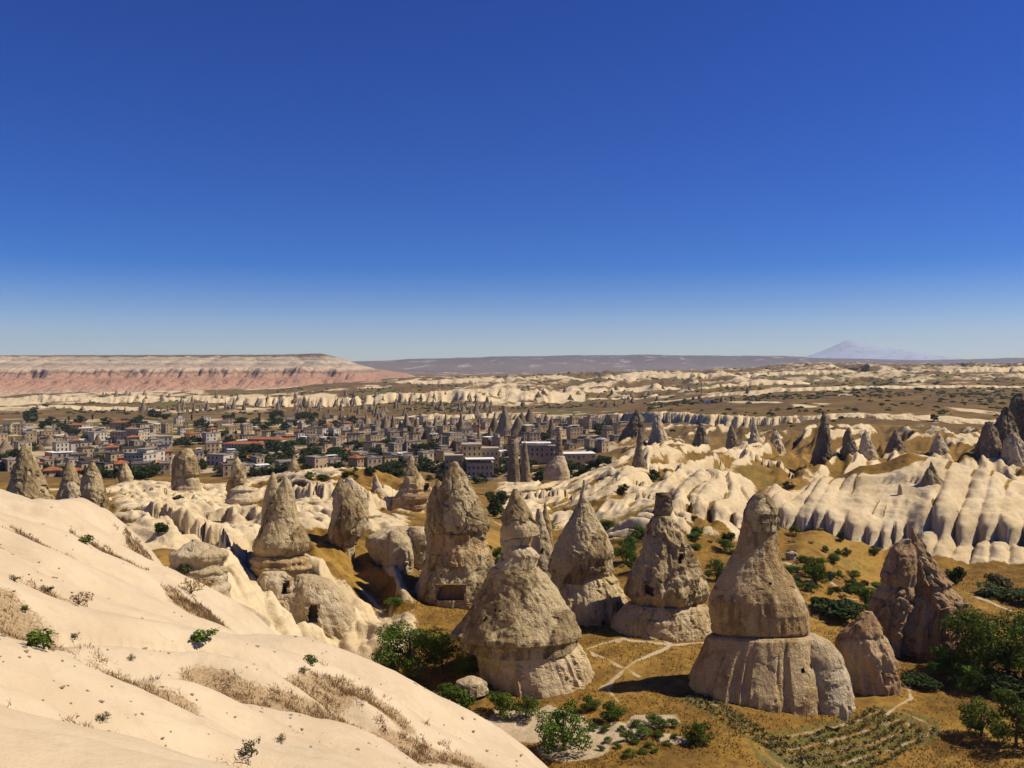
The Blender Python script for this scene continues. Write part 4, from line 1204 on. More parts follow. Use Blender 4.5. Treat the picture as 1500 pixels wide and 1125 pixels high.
chimney([('body', [(842, 436, 460), (850, 428, 482), (866, 420, 500), (886, 418, 512), (910, 424, 522), (935, 440, 536), (952, 455, 545)], M_PALE, dict(nz=110, ridge=0.3, flute=0.5, fw=2.0, plate=0.4)),
         ('spur', [(838, 384, 418), (850, 376, 432), (880, 378, 440), (915, 392, 452), (940, 410, 470)], M_PALE, dict(nz=80, ridge=0.35, dD=-1.0))], 114,
        'cream rock bank with a dark arched doorway below the leaning pinnacle', 'rock bank', 'rock_mound', seed=47, nth=120, openings=[(0, 468, 888, 14, 24, 2.2), (1, 423, 856, 7, 16, 1.5)])
for k, (u, v, w, h, D) in enumerate(((690, 1002, 44, 11, 92), (1236, 1040, 12, 9, 88), (1160, 812, 16, 5, 168), (708, 768, 10, 8, 240), (1318, 722, 8, 13, 208))):
    sil = [(v - h, u - w * 0.15, u + w * 0.12), (v - 0.75 * h, u - w * 0.33, u + w * 0.3), (v - 0.35 * h, u - 0.5 * w, u + 0.46 * w), (v, u - 0.52 * w, u + 0.5 * w)]
    chimney([('stone', sil, M_PALE, {})], D, ('pale ragged boulder among bushes at the skirted chimney', 'small pale stone at the foot of the cracked chimney', 'brown-grey boulder on the dry slope under the white ridge', 'white boulder in the green valley garden', 'pale knob of rock on the ribs of the white ridge')[k], 'boulder', 'boulder', seed=50 + k, nth=40, nz=30, ridge=0.25, extend=1.0, lump=0.25, plate=0.9)
print('chimneys', round(time.time() - T0, 1))

# cones of the town and of the far slopes: a few rock shapes, copied and scaled
CONES = []
for k in range(7):
    rs = np.random.RandomState(300 + k)
    n, m_ = 26, 22
    zz = np.linspace(-0.15, 1, m_)
    prof = np.interp(zz, [-0.15, 0, 0.25, 0.5, 0.75, 0.92, 1], [1.1, 1, 0.80 - 0.1 * rs.rand(), 0.58 - 0.12 * rs.rand(), 0.34 - 0.1 * rs.rand(), 0.16, 0.04])
    th = np.linspace(0, 2 * math.pi, n, endpoint=False)
    TH, ZZ = np.meshgrid(th, zz)
    RR = prof[:, None] * (1 + 0.22 * fbm3(np.cos(TH) * 1.6 + k * 5, np.sin(TH) * 1.6, ZZ * 2.2, 3, 310 + k)) - 0.10 * sstep(0.05, 0.4, fbm3(np.cos(TH) * 3 + k * 9, np.sin(TH) * 3, ZZ * 0.8, 2, 330 + k)) * prof[:, None]
    lean = 0.12 * (rs.rand() - 0.5) * ZZ
    V = np.stack([(RR * np.cos(TH) + lean).ravel(), (RR * np.sin(TH)).ravel(), ZZ.ravel()], -1)
    CONES.append([mesh_np('rock_cone', V, grid_quads(m_, n, True), mt) for mt in (M_FAR, M_DARK, M_PALE)])

cone_spots = []   # u, v of the foot, D, half width px, height px, shade, where
c1 = [(30, 470, 510, 14), (140, 450, 500, 15), (205, 425, 460, 14), (380, 450, 480, 12), (447, 460, 490, 9), (625, 435, 500, 8), (648, 440, 500, 14), (700, 460, 500, 11), (730, 460, 495, 8), (788, 405, 470, 26), (845, 430, 485, 16),
      (885, 440, 480, 10), (925, 435, 480, 14), (982, 412, 465, 13), (1030, 425, 475, 9), (1065, 415, 470, 13), (1100, 420, 465, 10), (1140, 400, 450, 15), (1195, 410, 465, 15), (1240, 405, 462, 12), (1285, 390, 460, 18), (1340, 400, 450, 12)]
for (cx, t, b, w) in c1:
    cone_spots.append((cx / 3.75, 480 + b / 3.75, 1330, w / 3.75, (b - t) / 3.75, 0, 'slope'))
c2 = [(845, 485, 572, 25), (920, 470, 572, 36), (1025, 510, 572, 20), (1080, 490, 565, 25), (1135, 475, 575, 18), (1220, 470, 575, 27), (765, 470, 552, 24), (805, 480, 552, 22), (755, 505, 568, 22), (680, 510, 565, 14), (625, 525, 575, 15), (510, 530, 575, 18),
      (555, 510, 555, 9), (885, 510, 572, 20), (960, 540, 622, 20), (880, 595, 650, 22), (920, 590, 645, 27), (860, 620, 705, 32), (1110, 590, 655, 36), (990, 600, 650, 24), (1160, 585, 650, 18), (655, 430, 475, 11), (740, 440, 480, 12), (560, 465, 510, 16),
      (600, 470, 515, 16), (470, 465, 500, 14), (420, 490, 520, 14), (215, 400, 455, 14), (1310, 520, 575, 14), (1380, 555, 625, 24), (975, 490, 565, 22), (700, 465, 530, 16), (1460, 450, 585, 60)]
for (cx, t, b, w) in c2:
    vb = 480 + b / 3.75
    cone_spots.append((350 + cx / 3.75, vb, None, w / 3.75, (b - t) / 3.75, 0, 'town'))
for (u, t, b, w, D) in ((740, 600, 637, 17, 800), (759, 612, 643, 19, 740), (776, 599, 634, 17, 820), (789, 621, 645, 16, 720), (808, 617, 645, 10, 740), (896, 614, 641, 9, 760), (765, 606, 640, 14, 790), (799, 608, 640, 12, 800), (724, 612, 640, 12, 790), (841, 606, 622, 8, 900),
                        (36, 638, 662, 16, 640), (8, 645, 668, 14, 620), (73, 634, 650, 12, 680), (97, 634, 650, 11, 700), (143, 636, 652, 8, 690), (60, 652, 668, 12, 640), (20, 640, 662, 10, 640), (580, 640, 668, 8, 640)):
    cone_spots.append((u, b, D, w, b - t, 1 if 720 < u < 900 else 0, 'town'))
rs = np.random.RandomState(77)
for k in range(46):
    u = rs.uniform(430, 720)
    v = rs.uniform(584, 612) + (0 if u > 520 else 2)
    cone_spots.append((u, v, None, rs.uniform(2.5, 5.5), rs.uniform(7, 15), 0, 'slope'))
for k in range(60):
    u = rs.uniform(120, 720)
    v = rs.uniform(578, 606)
    cone_spots.append((u, v, None, rs.uniform(1.8, 4.2), rs.uniform(5, 11), 0, 'slope'))
for k in range(36):
    u = rs.uniform(700, 1120)
    v = rs.uniform(566, 598)
    cone_spots.append((u, v, None, rs.uniform(2.5, 5), rs.uniform(5, 10), 1 if rs.rand() < 0.5 else 0, 'plateau'))


LAND_W = [((u, D), n) for (u, D, n) in (
    (1112, 95, 'the cracked chimney'), (757, 99, 'the skirted chimney'), (858, 124, 'the spiked chimney'), (971, 118, 'the gullied chimney'), (1345, 113, 'the split chimney'), (1270, 99, 'the round-shouldered rock'),
    (670, 127, 'the niche chimney'), (412, 121, 'the leaning pinnacle'), (508, 138, 'the blunt pinnacle'), (600, 208, 'the squat chimney'), (590, 138, 'the cream mound'), (1230, 205, 'the white ridge foot'), (1330, 225, 'the white ridge crest'),
    (1030, 200, 'the cream lobes'), (1180, 165, 'the golden basin terraces'), (818, 358, 'the thin spire'), (750, 350, 'the rock stump'), (830, 328, 'the white ledges'), (938, 338, 'the bird-shaped pinnacle'), (470, 250, 'the grassy hill'),
    (900, 220, 'the valley orchards'), (740, 240, 'the white boulder'), (1130, 300, 'the pale badlands'), (1000, 290, 'the low white cliffs'), (1230, 330, 'the dark columns'),
    (690, 468, 'the stone hotel'), (701, 640, 'the minaret'), (362, 640, 'the long white building'), (210, 505, 'the white terrace house'), (322, 540, 'the arched white house'), (190, 720, 'the wide cream block'), (112, 880, 'the small orange roof'),
    (182, 900, 'the long orange-roofed house'), (790, 520, 'the buff canopy house'), (842, 470, 'the white-roofed shed'), (760, 780, 'the dark town cones'), (933, 610, 'the tall dark cone'), (30, 640, 'the small cones by the slope'), (580, 640, 'the slender town needle'),
    (450, 560, 'the town gardens'), (270, 226, 'the double-headed pinnacle'), (500, 850, 'the middle of the town'), (300, 850, 'the back rows of the town'), (600, 950, 'the cone cluster behind the town'), (640, 780, 'the cones around the mosque'),
    (60, 1330, 'the pale far bank'), (200, 1330, 'the curved white track'), (330, 1330, 'the row of far cones'), (480, 1300, 'the gullied far slope'), (560, 1480, 'the fluted cream cliffs'), (680, 1450, 'the yellowish cliffs'), (820, 1700, 'the cliffs under the lone needle'), (940, 1500, 'the plateau road'), (400, 1050, 'the tree belt'), (100, 1050, 'the far fields'))]


def near_mark(x, y):
    best = min(LAND_W, key=lambda q: (((q[0][0] - 750) / FPX - x / y) * 3) ** 2 + (math.log(q[0][1] / y)) ** 2)
    return best[1]


def ray_ground(u, v, d0=60., d1=5000., n=420, cache={}):
    """first distance at which the ray of a photo pixel meets the land"""
    key = (round(u), round(v), d0)
    if key not in cache:
        D = np.exp(np.linspace(math.log(d0), math.log(d1), n))
        x0, _, z0 = P(u, v, 1.0)
        hh = look(GH, x0 * D, D)
        below = hh > z0 * D
        cache[key] = float(D[np.argmax(below)]) if below.any() else None
    return cache[key]


rs = np.random.RandomState(5)
for k, (u, v, D, w, hpx, sh, where) in enumerate(cone_spots):
    if D is None:
        D = ray_ground(u, v, 380.)
        if D is None:
            continue
    x, y, z = P(u, v, D)
    z = min(z, ground_z(x, y))
    me = CONES[rs.randint(7)][sh if rs.rand() < 0.85 else 1 - sh]
    o = obj('rock_cone', me, loc=(x, y, z))
    sx, sz = w / FPX * D, hpx / FPX * D
    o.scale = (sx * 1.1, sx * rs.uniform(0.9, 1.3), sz * 1.06)
    o.rotation_euler = (0, 0, rs.uniform(0, 6.28))
    slim = sz > 3.2 * sx
    big = 'tall' if sz > 18 else ('low' if sz < 10 else 'middling')
    lab = big + (' slim' if slim else ' stout') + (' dark' if sh else ' grey') + ' rock cone ' + {'slope': 'on the dry slope near ', 'town': 'among houses near ', 'plateau': 'on the plateau near '}[where] + near_mark(x, y)
    tag(o, lab, 'rock cone', {'slope': 'rock cones on the far slope', 'town': 'rock cones in the town', 'plateau': 'rock cones on the plateau'}[where])
print('cones', round(time.time() - T0, 1))
# ------------------------------------------------------------------ the town
WALLS = {'cream': plain('cream_stone_wall', (0.52, 0.405, 0.265), 0.2, 0.5), 'buff': plain('buff_stone_wall', (0.46, 0.335, 0.195), 0.22, 0.5), 'white': plain('white_wall', (0.56, 0.49, 0.39), 0.15, 0.5),
         'grey': plain('grey_stone_wall', (0.36, 0.28, 0.185), 0.25, 0.5), 'tan': plain('tan_stone_wall', (0.40, 0.28, 0.155), 0.25, 0.5), 'yellow': plain('yellow_wall', (0.52, 0.37, 0.17), 0.2, 0.5)}
M_ROOF = plain('roof_concrete', (0.30, 0.255, 0.21), 0.35, 0.4)
M_ROOFD = plain('dark_roof', (0.09, 0.08, 0.075), 0.35, 0.5)
M_TILE = plain('orange_tiles', (0.33, 0.115, 0.05), 0.35, 0.8)
M_SHEET = plain('white_sheet_roof', (0.70, 0.69, 0.66), 0.15, 0.5)
M_GLASS, _nt, _bs = mat('window_glass')
_bs.inputs['Base Color'].default_value = (0.025, 0.027, 0.03, 1)
_bs.inputs['Roughness'].default_value = 0.15
_bs.inputs['Specular IOR Level'].default_value = 0.5
M_FRAME = plain('window_frame', (0.42, 0.33, 0.24), 0.2, 2)
M_ASPH = plain('asphalt', (0.09, 0.085, 0.08), 0.25, 0.3)


def boxes(name, bl, mats, idx=None, smooth=False):
    """bl: list of (x0,x1,y0,y1,z0,z1) joined as one mesh"""
    V, Q, MI = [], [], []
    for i, (x0, x1, y0, y1, z0, z1) in enumerate(bl):
        b = len(V)
        V += [(x0, y0, z0), (x1, y0, z0), (x1, y1, z0), (x0, y1, z0), (x0, y0, z1), (x1, y0, z1), (x1, y1, z1), (x0, y1, z1)]
        Q += [tuple(b + k for k in q) for q in ((0, 3, 2, 1), (4, 5, 6, 7), (0, 1, 5, 4), (1, 2, 6, 5), (2, 3, 7, 6), (3, 0, 4, 7))]
        MI += [idx[i] if idx else 0] * 6
    return mesh_np(name, np.array(V), np.array(Q), mats, smooth, matidx=MI)


# window: recessed dark pane in a stone surround, faces -y, origin at its centre on the wall
WIN = boxes('window', [(-0.5, 0.5, -0.02, 0.03, -0.75, 0.75), (-0.66, -0.5, -0.12, 0.04, -0.86, 0.9), (0.5, 0.66, -0.12, 0.04, -0.86, 0.9), (-0.5, 0.5, -0.12, 0.04, 0.75, 0.9), (-0.5, 0.5, -0.16, 0.04, -0.9, -0.75)],
            [M_GLASS, M_FRAME], [0, 1, 1, 1, 1])
DOOR = boxes('door', [(-0.55, 0.55, -0.02, 0.03, 0, 2.1), (-0.75, -0.55, -0.12, 0.04, 0, 2.3), (0.55, 0.75, -0.12, 0.04, 0, 2.3), (-0.55, 0.55, -0.12, 0.04, 2.1, 2.3)], [plain('door_wood', (0.09, 0.055, 0.03), 0.3, 3), M_FRAME], [0, 1, 1, 1])
WM, RM = {}, {}


def wall_mesh(w, d, h, c):
    k = (w, d, h, c)
    if k not in WM:
        WM[k] = boxes('wall', [(-w / 2, w / 2, -d / 2, d / 2, -4, h)], WALLS[c])
    return WM[k]


def roof_mesh(w, d, kind):
    k = (w, d, kind)
    if k in RM:
        return RM[k]
    a, b = w / 2 + 0.25, d / 2 + 0.25
    if kind in ('flat', 'dark'):
        m = M_ROOF if kind == 'flat' else M_ROOFD
        me = boxes('roof', [(-a, a, -b, b, 0.003, 0.25), (-a, a, -b, -b + 0.3, 0.25, 0.75), (-a, a, b - 0.3, b, 0.25, 0.75), (-a, -a + 0.3, -b + 0.3, b - 0.3, 0.25, 0.75), (a - 0.3, a, -b + 0.3, b - 0.3, 0.25, 0.75)], m)
    elif kind == 'sheet':
        me = boxes('roof', [(-a, a, -b, b, 0.003, 0.2)], M_SHEET)
    else:
        a, b, hh = a + 0.35, b + 0.35, 1.7
        rx = max(0.2, a - b)
        V = [(-a, -b, 0.003), (a, -b, 0.003), (a, b, 0.003), (-a, b, 0.003), (-a, -b, 0.2), (a, -b, 0.2), (a, b, 0.2), (-a, b, 0.2), (-rx, 0, hh), (rx, 0, hh)]
        Q = [(0, 3, 2, 1), (0, 1, 5, 4), (1, 2, 6, 5), (2, 3, 7, 6), (3, 0, 4, 7), (4, 5, 9, 8), (6, 7, 8, 9), (5, 6, 9, 9), (7, 4, 8, 8)]
        me = bpy.data.meshes.new('roof')
        me.from_pydata(V, [], [tuple(dict.fromkeys(q)) for q in Q])
        me.materials.append(M_TILE)
    RM[k] = me
    return me


NUM = ['no', 'one', 'two', 'three', 'four', 'five', 'six']
ROOFW = {'flat': 'flat parapet roof', 'dark': 'dark flat roof', 'sheet': 'white sheet roof', 'tile': 'orange tiled hip roof'}


def house(x, y, z, rz, w, d, st, c, kind, wins=True, rs=random, label=None, awn=False, top=False, name='town_house'):
    h = 3.0 * st + 0.3
    root = empty(name, (x, y, z), rz)
    obj('wall', wall_mesh(w, d, h, c), root)
    obj('roof', roof_mesh(w, d, kind), root, (0, 0, h))
    if wins:
        nx = max(2, int(w / 2.7))
        for s in range(st):
            for i in range(nx):
                if rs.random() < 0.12:
                    continue
                wx = (i + 0.5) / nx * w - w / 2
                if s == 0 and i == nx // 2:
                    obj('door', DOOR, root, (wx, -d / 2 - 0.003, 0.02))
                    continue
                obj('window', WIN, root, (wx, -d / 2 - 0.003, 1.7 + 3.0 * s))
            ny = max(1, int(d / 3.6))
            for i in range(ny):
                if rs.random() < 0.3:
                    continue
                o = obj('window', WIN, root, (w / 2 + 0.003, (i + 0.5) / ny * d - d / 2, 1.7 + 3.0 * s))
                o.rotation_euler = (0, 0, math.pi / 2)
    if top:   # smaller room on the roof
        obj('roof_room', boxes('roof_room', [(-w * 0.1, w * 0.38, -d * 0.1, d * 0.42, 0.26, 2.7)], WALLS[c]), root, (0, 0, h))
        obj('roof_room_slab', boxes('slab', [(-w * 0.14, w * 0.42, -d * 0.14, d * 0.46, 2.703, 2.9)], M_ROOF), root, (0, 0, h))
    if awn:
        bl = [(-w * 0.46, w * 0.3, -d * 0.45, d * 0.3, 2.3, 2.42)]
        for (px, py) in ((-w * 0.44, -d * 0.43), (w * 0.28, -d * 0.43), (-w * 0.44, d * 0.28), (w * 0.28, d * 0.28)):
            bl.append((px - 0.07, px + 0.07, py - 0.07, py + 0.07, 0.26, 2.3))
        obj('terrace_canopy', boxes('terrace_canopy', bl, M_ROOFD if rs.random() < 0.7 else M_SHEET), root, (0, 0, h))
    if label is None:
        size = 'wide' if w > 13 else ('narrow' if w < 9 else 'mid-sized')
        label = '%s %s-storey %s house, %s%s%s,' % (size, NUM[st], c, ROOFW[kind], ', rooftop room' if top else '', ', canopy' if awn else '')
        label += ' near ' + near_mark(x, y)
        if len(label.split()) > 16:
            label = label.replace(', rooftop room', '').replace('mid-sized ', '')
        if len(label.split()) > 16:
            label = label.replace(', canopy', '')
    tag(root, label, 'house', 'houses of the valley town')
    return root


rr_ = random.Random(11)
keep_out = [(650, 735, 676, 712), (250, 292, 655, 722), (720, 765, 600, 640)]
hs = []
v = 622.0
while v < 706:
    u = -70 + rr_.uniform(0, 20)
    while u < 915:
        uu, vv = u + rr_.uniform(-5, 5), v + rr_.uniform(-2.5, 2.5)
        u += rr_.uniform(15, 26) * (0.85 + 0.5 * (vv - 620) / 80)
        if any(a < uu < b and c < vv < d for a, b, c, d in keep_out):
            continue
        if uu > 440 and vv > 690 + (0 if uu < 640 else 8):
            continue
        if uu > 730 and vv > 672 - (uu - 730) * 0.06:
            continue
        if uu < 480 and vv < 628 and rr_.random() < 0.55:
            continue
        if vv > 655 and 300 < uu < 460 and rr_.random() < 0.45:
            continue
        if uu < 60 and vv > 640 and rr_.random() < 0.5:
            continue
        if rr_.random() < 0.14:
            continue
        hs.append((uu, vv))
    v += 6.6 + (v - 620) * 0.055
D_ = np.exp(np.linspace(math.log(420), math.log(1500), 260))
hx, hy = [], []
for (u, vv) in hs:
    x0, _, z0 = P(u, vv, 1.0)
    hx.append(x0 * D_)
    hy.append(D_)
HH = look(GH, np.array(hx).ravel(), np.array(hy).ravel()).reshape(len(hs), -1)
town_xy = []
for i, (u, vv) in enumerate(hs):
    x0, _, z0 = P(u, vv, 1.0)
    below = HH[i] > z0 * D_
    if not below.any():
        continue
    k = int(np.argmax(below))
    D = D_[k]
    x, y, z = x0 * D, D, HH[i][k]
    q = rr_.random()
    right = u > 540
    c = rr_.choice(['cream', 'buff', 'white', 'grey', 'tan', 'cream', 'buff'] if not right else ['cream', 'buff', 'grey', 'tan', 'buff', 'grey', 'tan'])
    if rr_.random() < 0.05:
        c = 'yellow'
    kind = 'flat' if q < 0.56 else ('dark' if q < 0.76 else ('sheet' if q < 0.82 else ('tile' if q < 0.93 else 'flat')))
    if right and kind == 'tile':
        kind = 'flat'
    w, d, st = rr_.choice([5, 7, 8, 9, 12]), rr_.choice([6, 7, 8]), rr_.choice([1, 1, 2, 2, 2, 3])
    if D > 900:
        w += 1
    if D < 540:
        w, st = min(w, 9), min(st, 2)
    house(x, y, z, rr_.uniform(0.35, 1.15), w, d, st, c, kind, D < 1000, rr_, awn=(kind == 'flat' and rr_.random() < 0.3), top=(kind == 'flat' and rr_.random() < 0.3))
    town_xy.append((x, y))
print('houses', len(town_xy), round(time.time() - T0, 1))

# single buildings one can pick out
def at_ground(u, v, D):
    x, y, _ = P(u, v, D)
    return x, y, ground_z(x, y)


def special(u, v, D, rz, w, d, st, c, kind, label, **kw):
    x, y, _ = P(u, v, D)
    g0 = ground_z(x, y)
    house(x, y, max(g0, P(u, v, D)[2]), rz, w, d, st, c, kind, True, rr_, label=label, **kw)


special(362, 667, 640, -0.25, 36, 13, 2, 'white', 'tile', 'long white school-like building with a bright orange tiled roof')
special(392, 660, 690, -0.2, 30, 12, 2, 'cream', 'tile', 'long cream building with a brown-orange tiled roof behind the white one')
special(206, 692, 500, -0.35, 15, 11, 3, 'white', 'flat', 'three-storey white house with a roof terrace beside dark trees', top=True)
special(224, 686, 515, -0.35, 10, 10, 3, 'white', 'flat', 'narrow three-storey white house beside the white terrace house')
special(322, 680, 540, -0.3, 13, 10, 2, 'white', 'flat', 'white two-storey house with arched porch among garden trees')
special(190, 654, 720, -0.2, 26, 12, 3, 'cream', 'flat', 'wide cream block of three storeys high in the town', top=True)
special(112, 640, 880, 0.1, 16, 12, 2, 'cream', 'tile', 'house with a small bright orange roof at the far edge of the town')
special(182, 638, 900, 0.1, 26, 12, 2, 'cream', 'tile', 'long cream house with orange roof at the far edge of the town')
special(790, 668, 520, 0.0, 24, 12, 2, 'buff', 'flat', 'buff house of two storeys below the dark town cones', awn=True)
special(842, 672, 470, 0.1, 22, 10, 1, 'grey', 'sheet', 'long low shed with a shining white roof above the ledges')

# the big stone hotel
hx_, hy_, hz_ = at_ground(688, 700, 468)
hotel = empty('stone_hotel', (hx_, hy_, hz_), 0.12)
tag(hotel, 'large buff stone hotel with several wings and a white terrace roof', 'hotel')


def wing(x0, x1, y0, y1, z1, m, nx, st, par):
    w_ = obj('wing', boxes('wing', [(x0, x1, y0, y1, -5, z1), (x0 - 0.2, x1 + 0.2, y0 - 0.2, y1 + 0.2, z1 + 0.003, z1 + 0.7)], [m, M_FRAME], [0, 1]), par)
    for s in range(st):
        for i in range(nx):
            obj('window', WIN, w_, (x0 + (i + 0.5) / nx * (x1 - x0), y0 - 0.003, 2.0 + s * 3.3))
        o = obj('window', WIN, w_, (x1 + 0.003, (y0 + y1) / 2, 2.0 + s * 3.3))
        o.rotation_euler = (0, 0, math.pi / 2)


wing(-14, -4, -4, 8, 11.5, WALLS['buff'], 4, 3, hotel)
wing(-4, 7, 2, 12, 17, WALLS['yellow'], 4, 5, hotel)
wing(7, 17, 4, 12, 14.5, WALLS['buff'], 4, 4, hotel)
wing(-2, 13, -7, 2, 7.5, WALLS['cream'], 6, 2, hotel)
obj('terrace_roof', boxes('terrace_roof', [(-2.6, 13.6, -7.6, 1.8, 9.9, 10.2)] + [(px - 0.12, px + 0.12, -7.2, -6.96, 8.2, 9.9) for px in (-2.2, 1.5, 5.5, 9.5, 13.2)], [M_SHEET, WALLS['buff']], [0] + [1] * 5), hotel)

# road in front of it
def strip(name, pts, half, m, lift, label):
    V = []
    for i, (u, v, D) in enumerate(pts):
        x, y, z = P(u, v, D)
        a = np.array(P(*pts[max(0, i - 1)])[:2])
        b = np.array(P(*pts[min(len(pts) - 1, i + 1)])[:2])
        t = (b - a) / (np.linalg.norm(b - a) + 1e-9)
        n_ = np.array([-t[1], t[0]])
        for s in (-1, 1):
            qx, qy = x + s * half * n_[0], y + s * half * n_[1]
            V.append((qx, qy, ground_z(qx, qy) + lift))
    me = mesh_np(name, np.array(V), grid_quads(len(pts), 2), m)
    tag(obj(name, me), label, kind='structure')


strip('road', [(640, 703, 452), (680, 702, 451), (712, 700, 452), (738, 697, 456), (770, 690, 470)], 5.0, M_ASPH, 0.35, 'grey asphalt road passing the stone hotel')

# minaret
mx_, my_, mz_ = at_ground(701, 655, 640)
mn = empty('minaret', (mx_, my_, mz_))
tag(mn, 'slim reddish stone minaret with a gallery and pointed cap in the town', 'minaret')
M_RED = plain('reddish_stone', (0.36, 0.19, 0.12), 0.25, 0.6)


def lathe(name, prof, m, n=14):
    th = np.linspace(0, 2 * math.pi, n, endpoint=False)
    V = np.array([(r * math.cos(t), r * math.sin(t), z) for (z, r) in prof for t in th])
    return mesh_np(name, V, grid_quads(len(prof), n, True), m, smooth=False)


obj('shaft', lathe('shaft', [(-2, 1.5), (2, 1.5), (2.4, 1.1), (15, 0.95)], M_RED), mn)
obj('gallery', lathe('gallery', [(14.2, 0.98), (15.0, 1.7), (16.0, 1.7), (16.0, 1.0)], M_RED), mn)
obj('lantern', lathe('lantern', [(15.9, 0.8), (19, 0.75)], M_RED), mn)
obj('cap', lathe('cap', [(18.9, 0.95), (22.6, 0.04)], M_DARK), mn)

# mast with cabins on the plateau
M_STEEL = plain('grey_steel', (0.16, 0.17, 0.18), 0.2, 1.0, 0.5, 0.4)
ax, ay, az = at_ground(1027, 590, 905)
ms = empty('radio_mast', (ax, ay, az))
tag(ms, 'tall grey steel radio mast on the brown plateau', 'mast')
bl = [(-0.45, -0.25, -0.45, -0.25, -1, 24), (0.25, 0.45, -0.45, -0.25, -1, 24), (-0.45, -0.25, 0.25, 0.45, -1, 24), (0.25, 0.45, 0.25, 0.45, -1, 24)]
obj('lattice', boxes('lattice', bl + [(-0.45, 0.45, -0.4, -0.3, z, z + 0.14) for z in range(0, 24, 1)] + [(-0.4, -0.3, -0.45, 0.45, z, z + 0.14) for z in range(0, 24, 1)], M_STEEL), ms)
obj('antenna_panel', boxes('antenna_panel', [(-0.9, -0.6, -0.7, -0.5, 20, 23), (0.6, 0.9, -0.7, -0.5, 20, 23), (-0.15, 0.15, -1.0, -0.8, 19, 22)], M_SHEET), ms)
obj('tip', boxes('tip', [(-0.08, 0.08, -0.08, 0.08, 24, 28)], M_STEEL), ms)
for k, (u, w) in enumerate(((1036, 6), (1043, 4))):
    x, y, z = at_ground(u, 590, 900)
    cb = empty('equipment_cabin', (x, y, z))
    obj('wall', boxes('wall', [(-w / 2, w / 2, -1.5, 1.5, -1, 3.4)], M_STEEL if k else M_SHEET), cb)
    obj('roof', boxes('roof', [(-w / 2 - 0.2, w / 2 + 0.2, -1.7, 1.7, 3.403, 3.6)], M_STEEL), cb)
    obj('door', DOOR, cb, (0, -1.503, 0.3))
    tag(cb, ('longer pale equipment cabin beside the radio mast', 'small grey equipment cabin beside the radio mast')[k], 'cabin')


# parked cars by the hotel
def car(u, v, D, rz, colr, label):
    x, y, z = at_ground(u, v, D)
    c_ = empty('parked_car', (x, y, z + 0.4), rz)
    m = plain('car_paint', colr, 0.05, 1, 0.3, 0.5)
    V = [(-2.1, -0.85, 0.35), (2.1, -0.85, 0.35), (2.1, 0.85, 0.35), (-2.1, 0.85, 0.35), (-2.15, -0.85, 0.85), (2.1, -0.85, 0.8), (2.1, 0.85, 0.8), (-2.15, 0.85, 0.85)]
    Q = [(0, 3, 2, 1), (4, 5, 6, 7), (0, 1, 5, 4), (1, 2, 6, 5), (2, 3, 7, 6), (3, 0, 4, 7)]
    obj('body', mesh_np('body', np.array(V), np.array(Q), m, False), c_)
    V = [(-1.9, -0.8, 0.86), (1.0, -0.8, 0.83), (1.0, 0.8, 0.83), (-1.9, 0.8, 0.86), (-1.4, -0.65, 1.4), (0.35, -0.65, 1.42), (0.35, 0.65, 1.42), (-1.4, 0.65, 1.4)]
    obj('cabin_glass', mesh_np('cabin_glass', np.array(V), np.array(Q), [M_GLASS, m], False, matidx=[0, 1, 0, 0, 0, 0]), c_)
    for (wx, wy) in ((-1.3, -0.8), (1.3, -0.8), (-1.3, 0.8), (1.3, 0.8)):
        o = obj('wheel', lathe('wheel', [(-0.1, 0.02), (-0.1, 0.33), (0.1, 0.33), (0.1, 0.02)], M_ROOFD), c_, (wx, wy, 0.33))
        o.rotation_euler = (math.pi / 2, 0, 0)
    tag(c_, label, 'car')


car(683, 699, 455, 0.2, (0.7, 0.7, 0.7), 'white car parked in front of the stone hotel')
car(725, 696, 458, -0.3, (0.05, 0.05, 0.06), 'dark car parked beside the road past the hotel')
car(560, 690, 470, 0.1, (0.6, 0.6, 0.58), 'pale car parked below the town houses among trees')


# ------------------------------------------------------------------ trees, bushes, scrub
def leaf_cloud(rs, centers, radii, n, size, flat=0.75):
    """leaf-sized faces spread over lumpy clumps"""
    ci = rs.choice(len(centers), n, p=radii ** 2 / (radii ** 2).sum())
    d = rs.normal(size=(n, 3))
    d /= np.linalg.norm(d, axis=1)[:, None]
    rad = radii[ci] * (0.55 + 0.5 * rs.rand(n) ** 0.6)
    p = centers[ci] + d * rad[:, None] * np.array([1, 1, flat])
    nrm = d * 0.6 + rs.normal(size=(n, 3)) * 0.6 + np.array([0, 0, 0.35])
    nrm /= np.linalg.norm(nrm, axis=1)[:, None]
    t = np.cross(nrm, rs.normal(size=(n, 3)))
    t /= np.linalg.norm(t, axis=1)[:, None] + 1e-9
    b = np.cross(nrm, t)
    s = size * (0.6 + 0.8 * rs.rand(n))[:, None]
    V = np.stack([p - t * s, p + b * s * 0.55, p + t * s, p - b * s * 0.55], 1).reshape(-1, 3)
    tone = np.repeat(np.clip(rs.rand(n) * 0.6 + 0.4 * rs.rand(len(centers))[ci], 0, 1), 4)
    return V, np.arange(4 * n).reshape(-1, 4), tone


def tube(pts, radii, n=6):
    V = []
    for i, p in enumerate(pts):
        a = np.array(pts[max(0, i - 1)])
        b = np.array(pts[min(len(pts) - 1, i + 1)])
        t = (b - a) / (np.linalg.norm(b - a) + 1e-9)
        s = np.cross(t, [0.3, 1, 0.1])
        s /= np.linalg.norm(s)
        q = np.cross(t, s)
        for k in range(n):
            an = 2 * math.pi * k / n
            V.append(np.array(p) + radii[i] * (math.cos(an) * s + math.sin(an) * q))
    return np.array(V), grid_quads(len(pts), n, True)


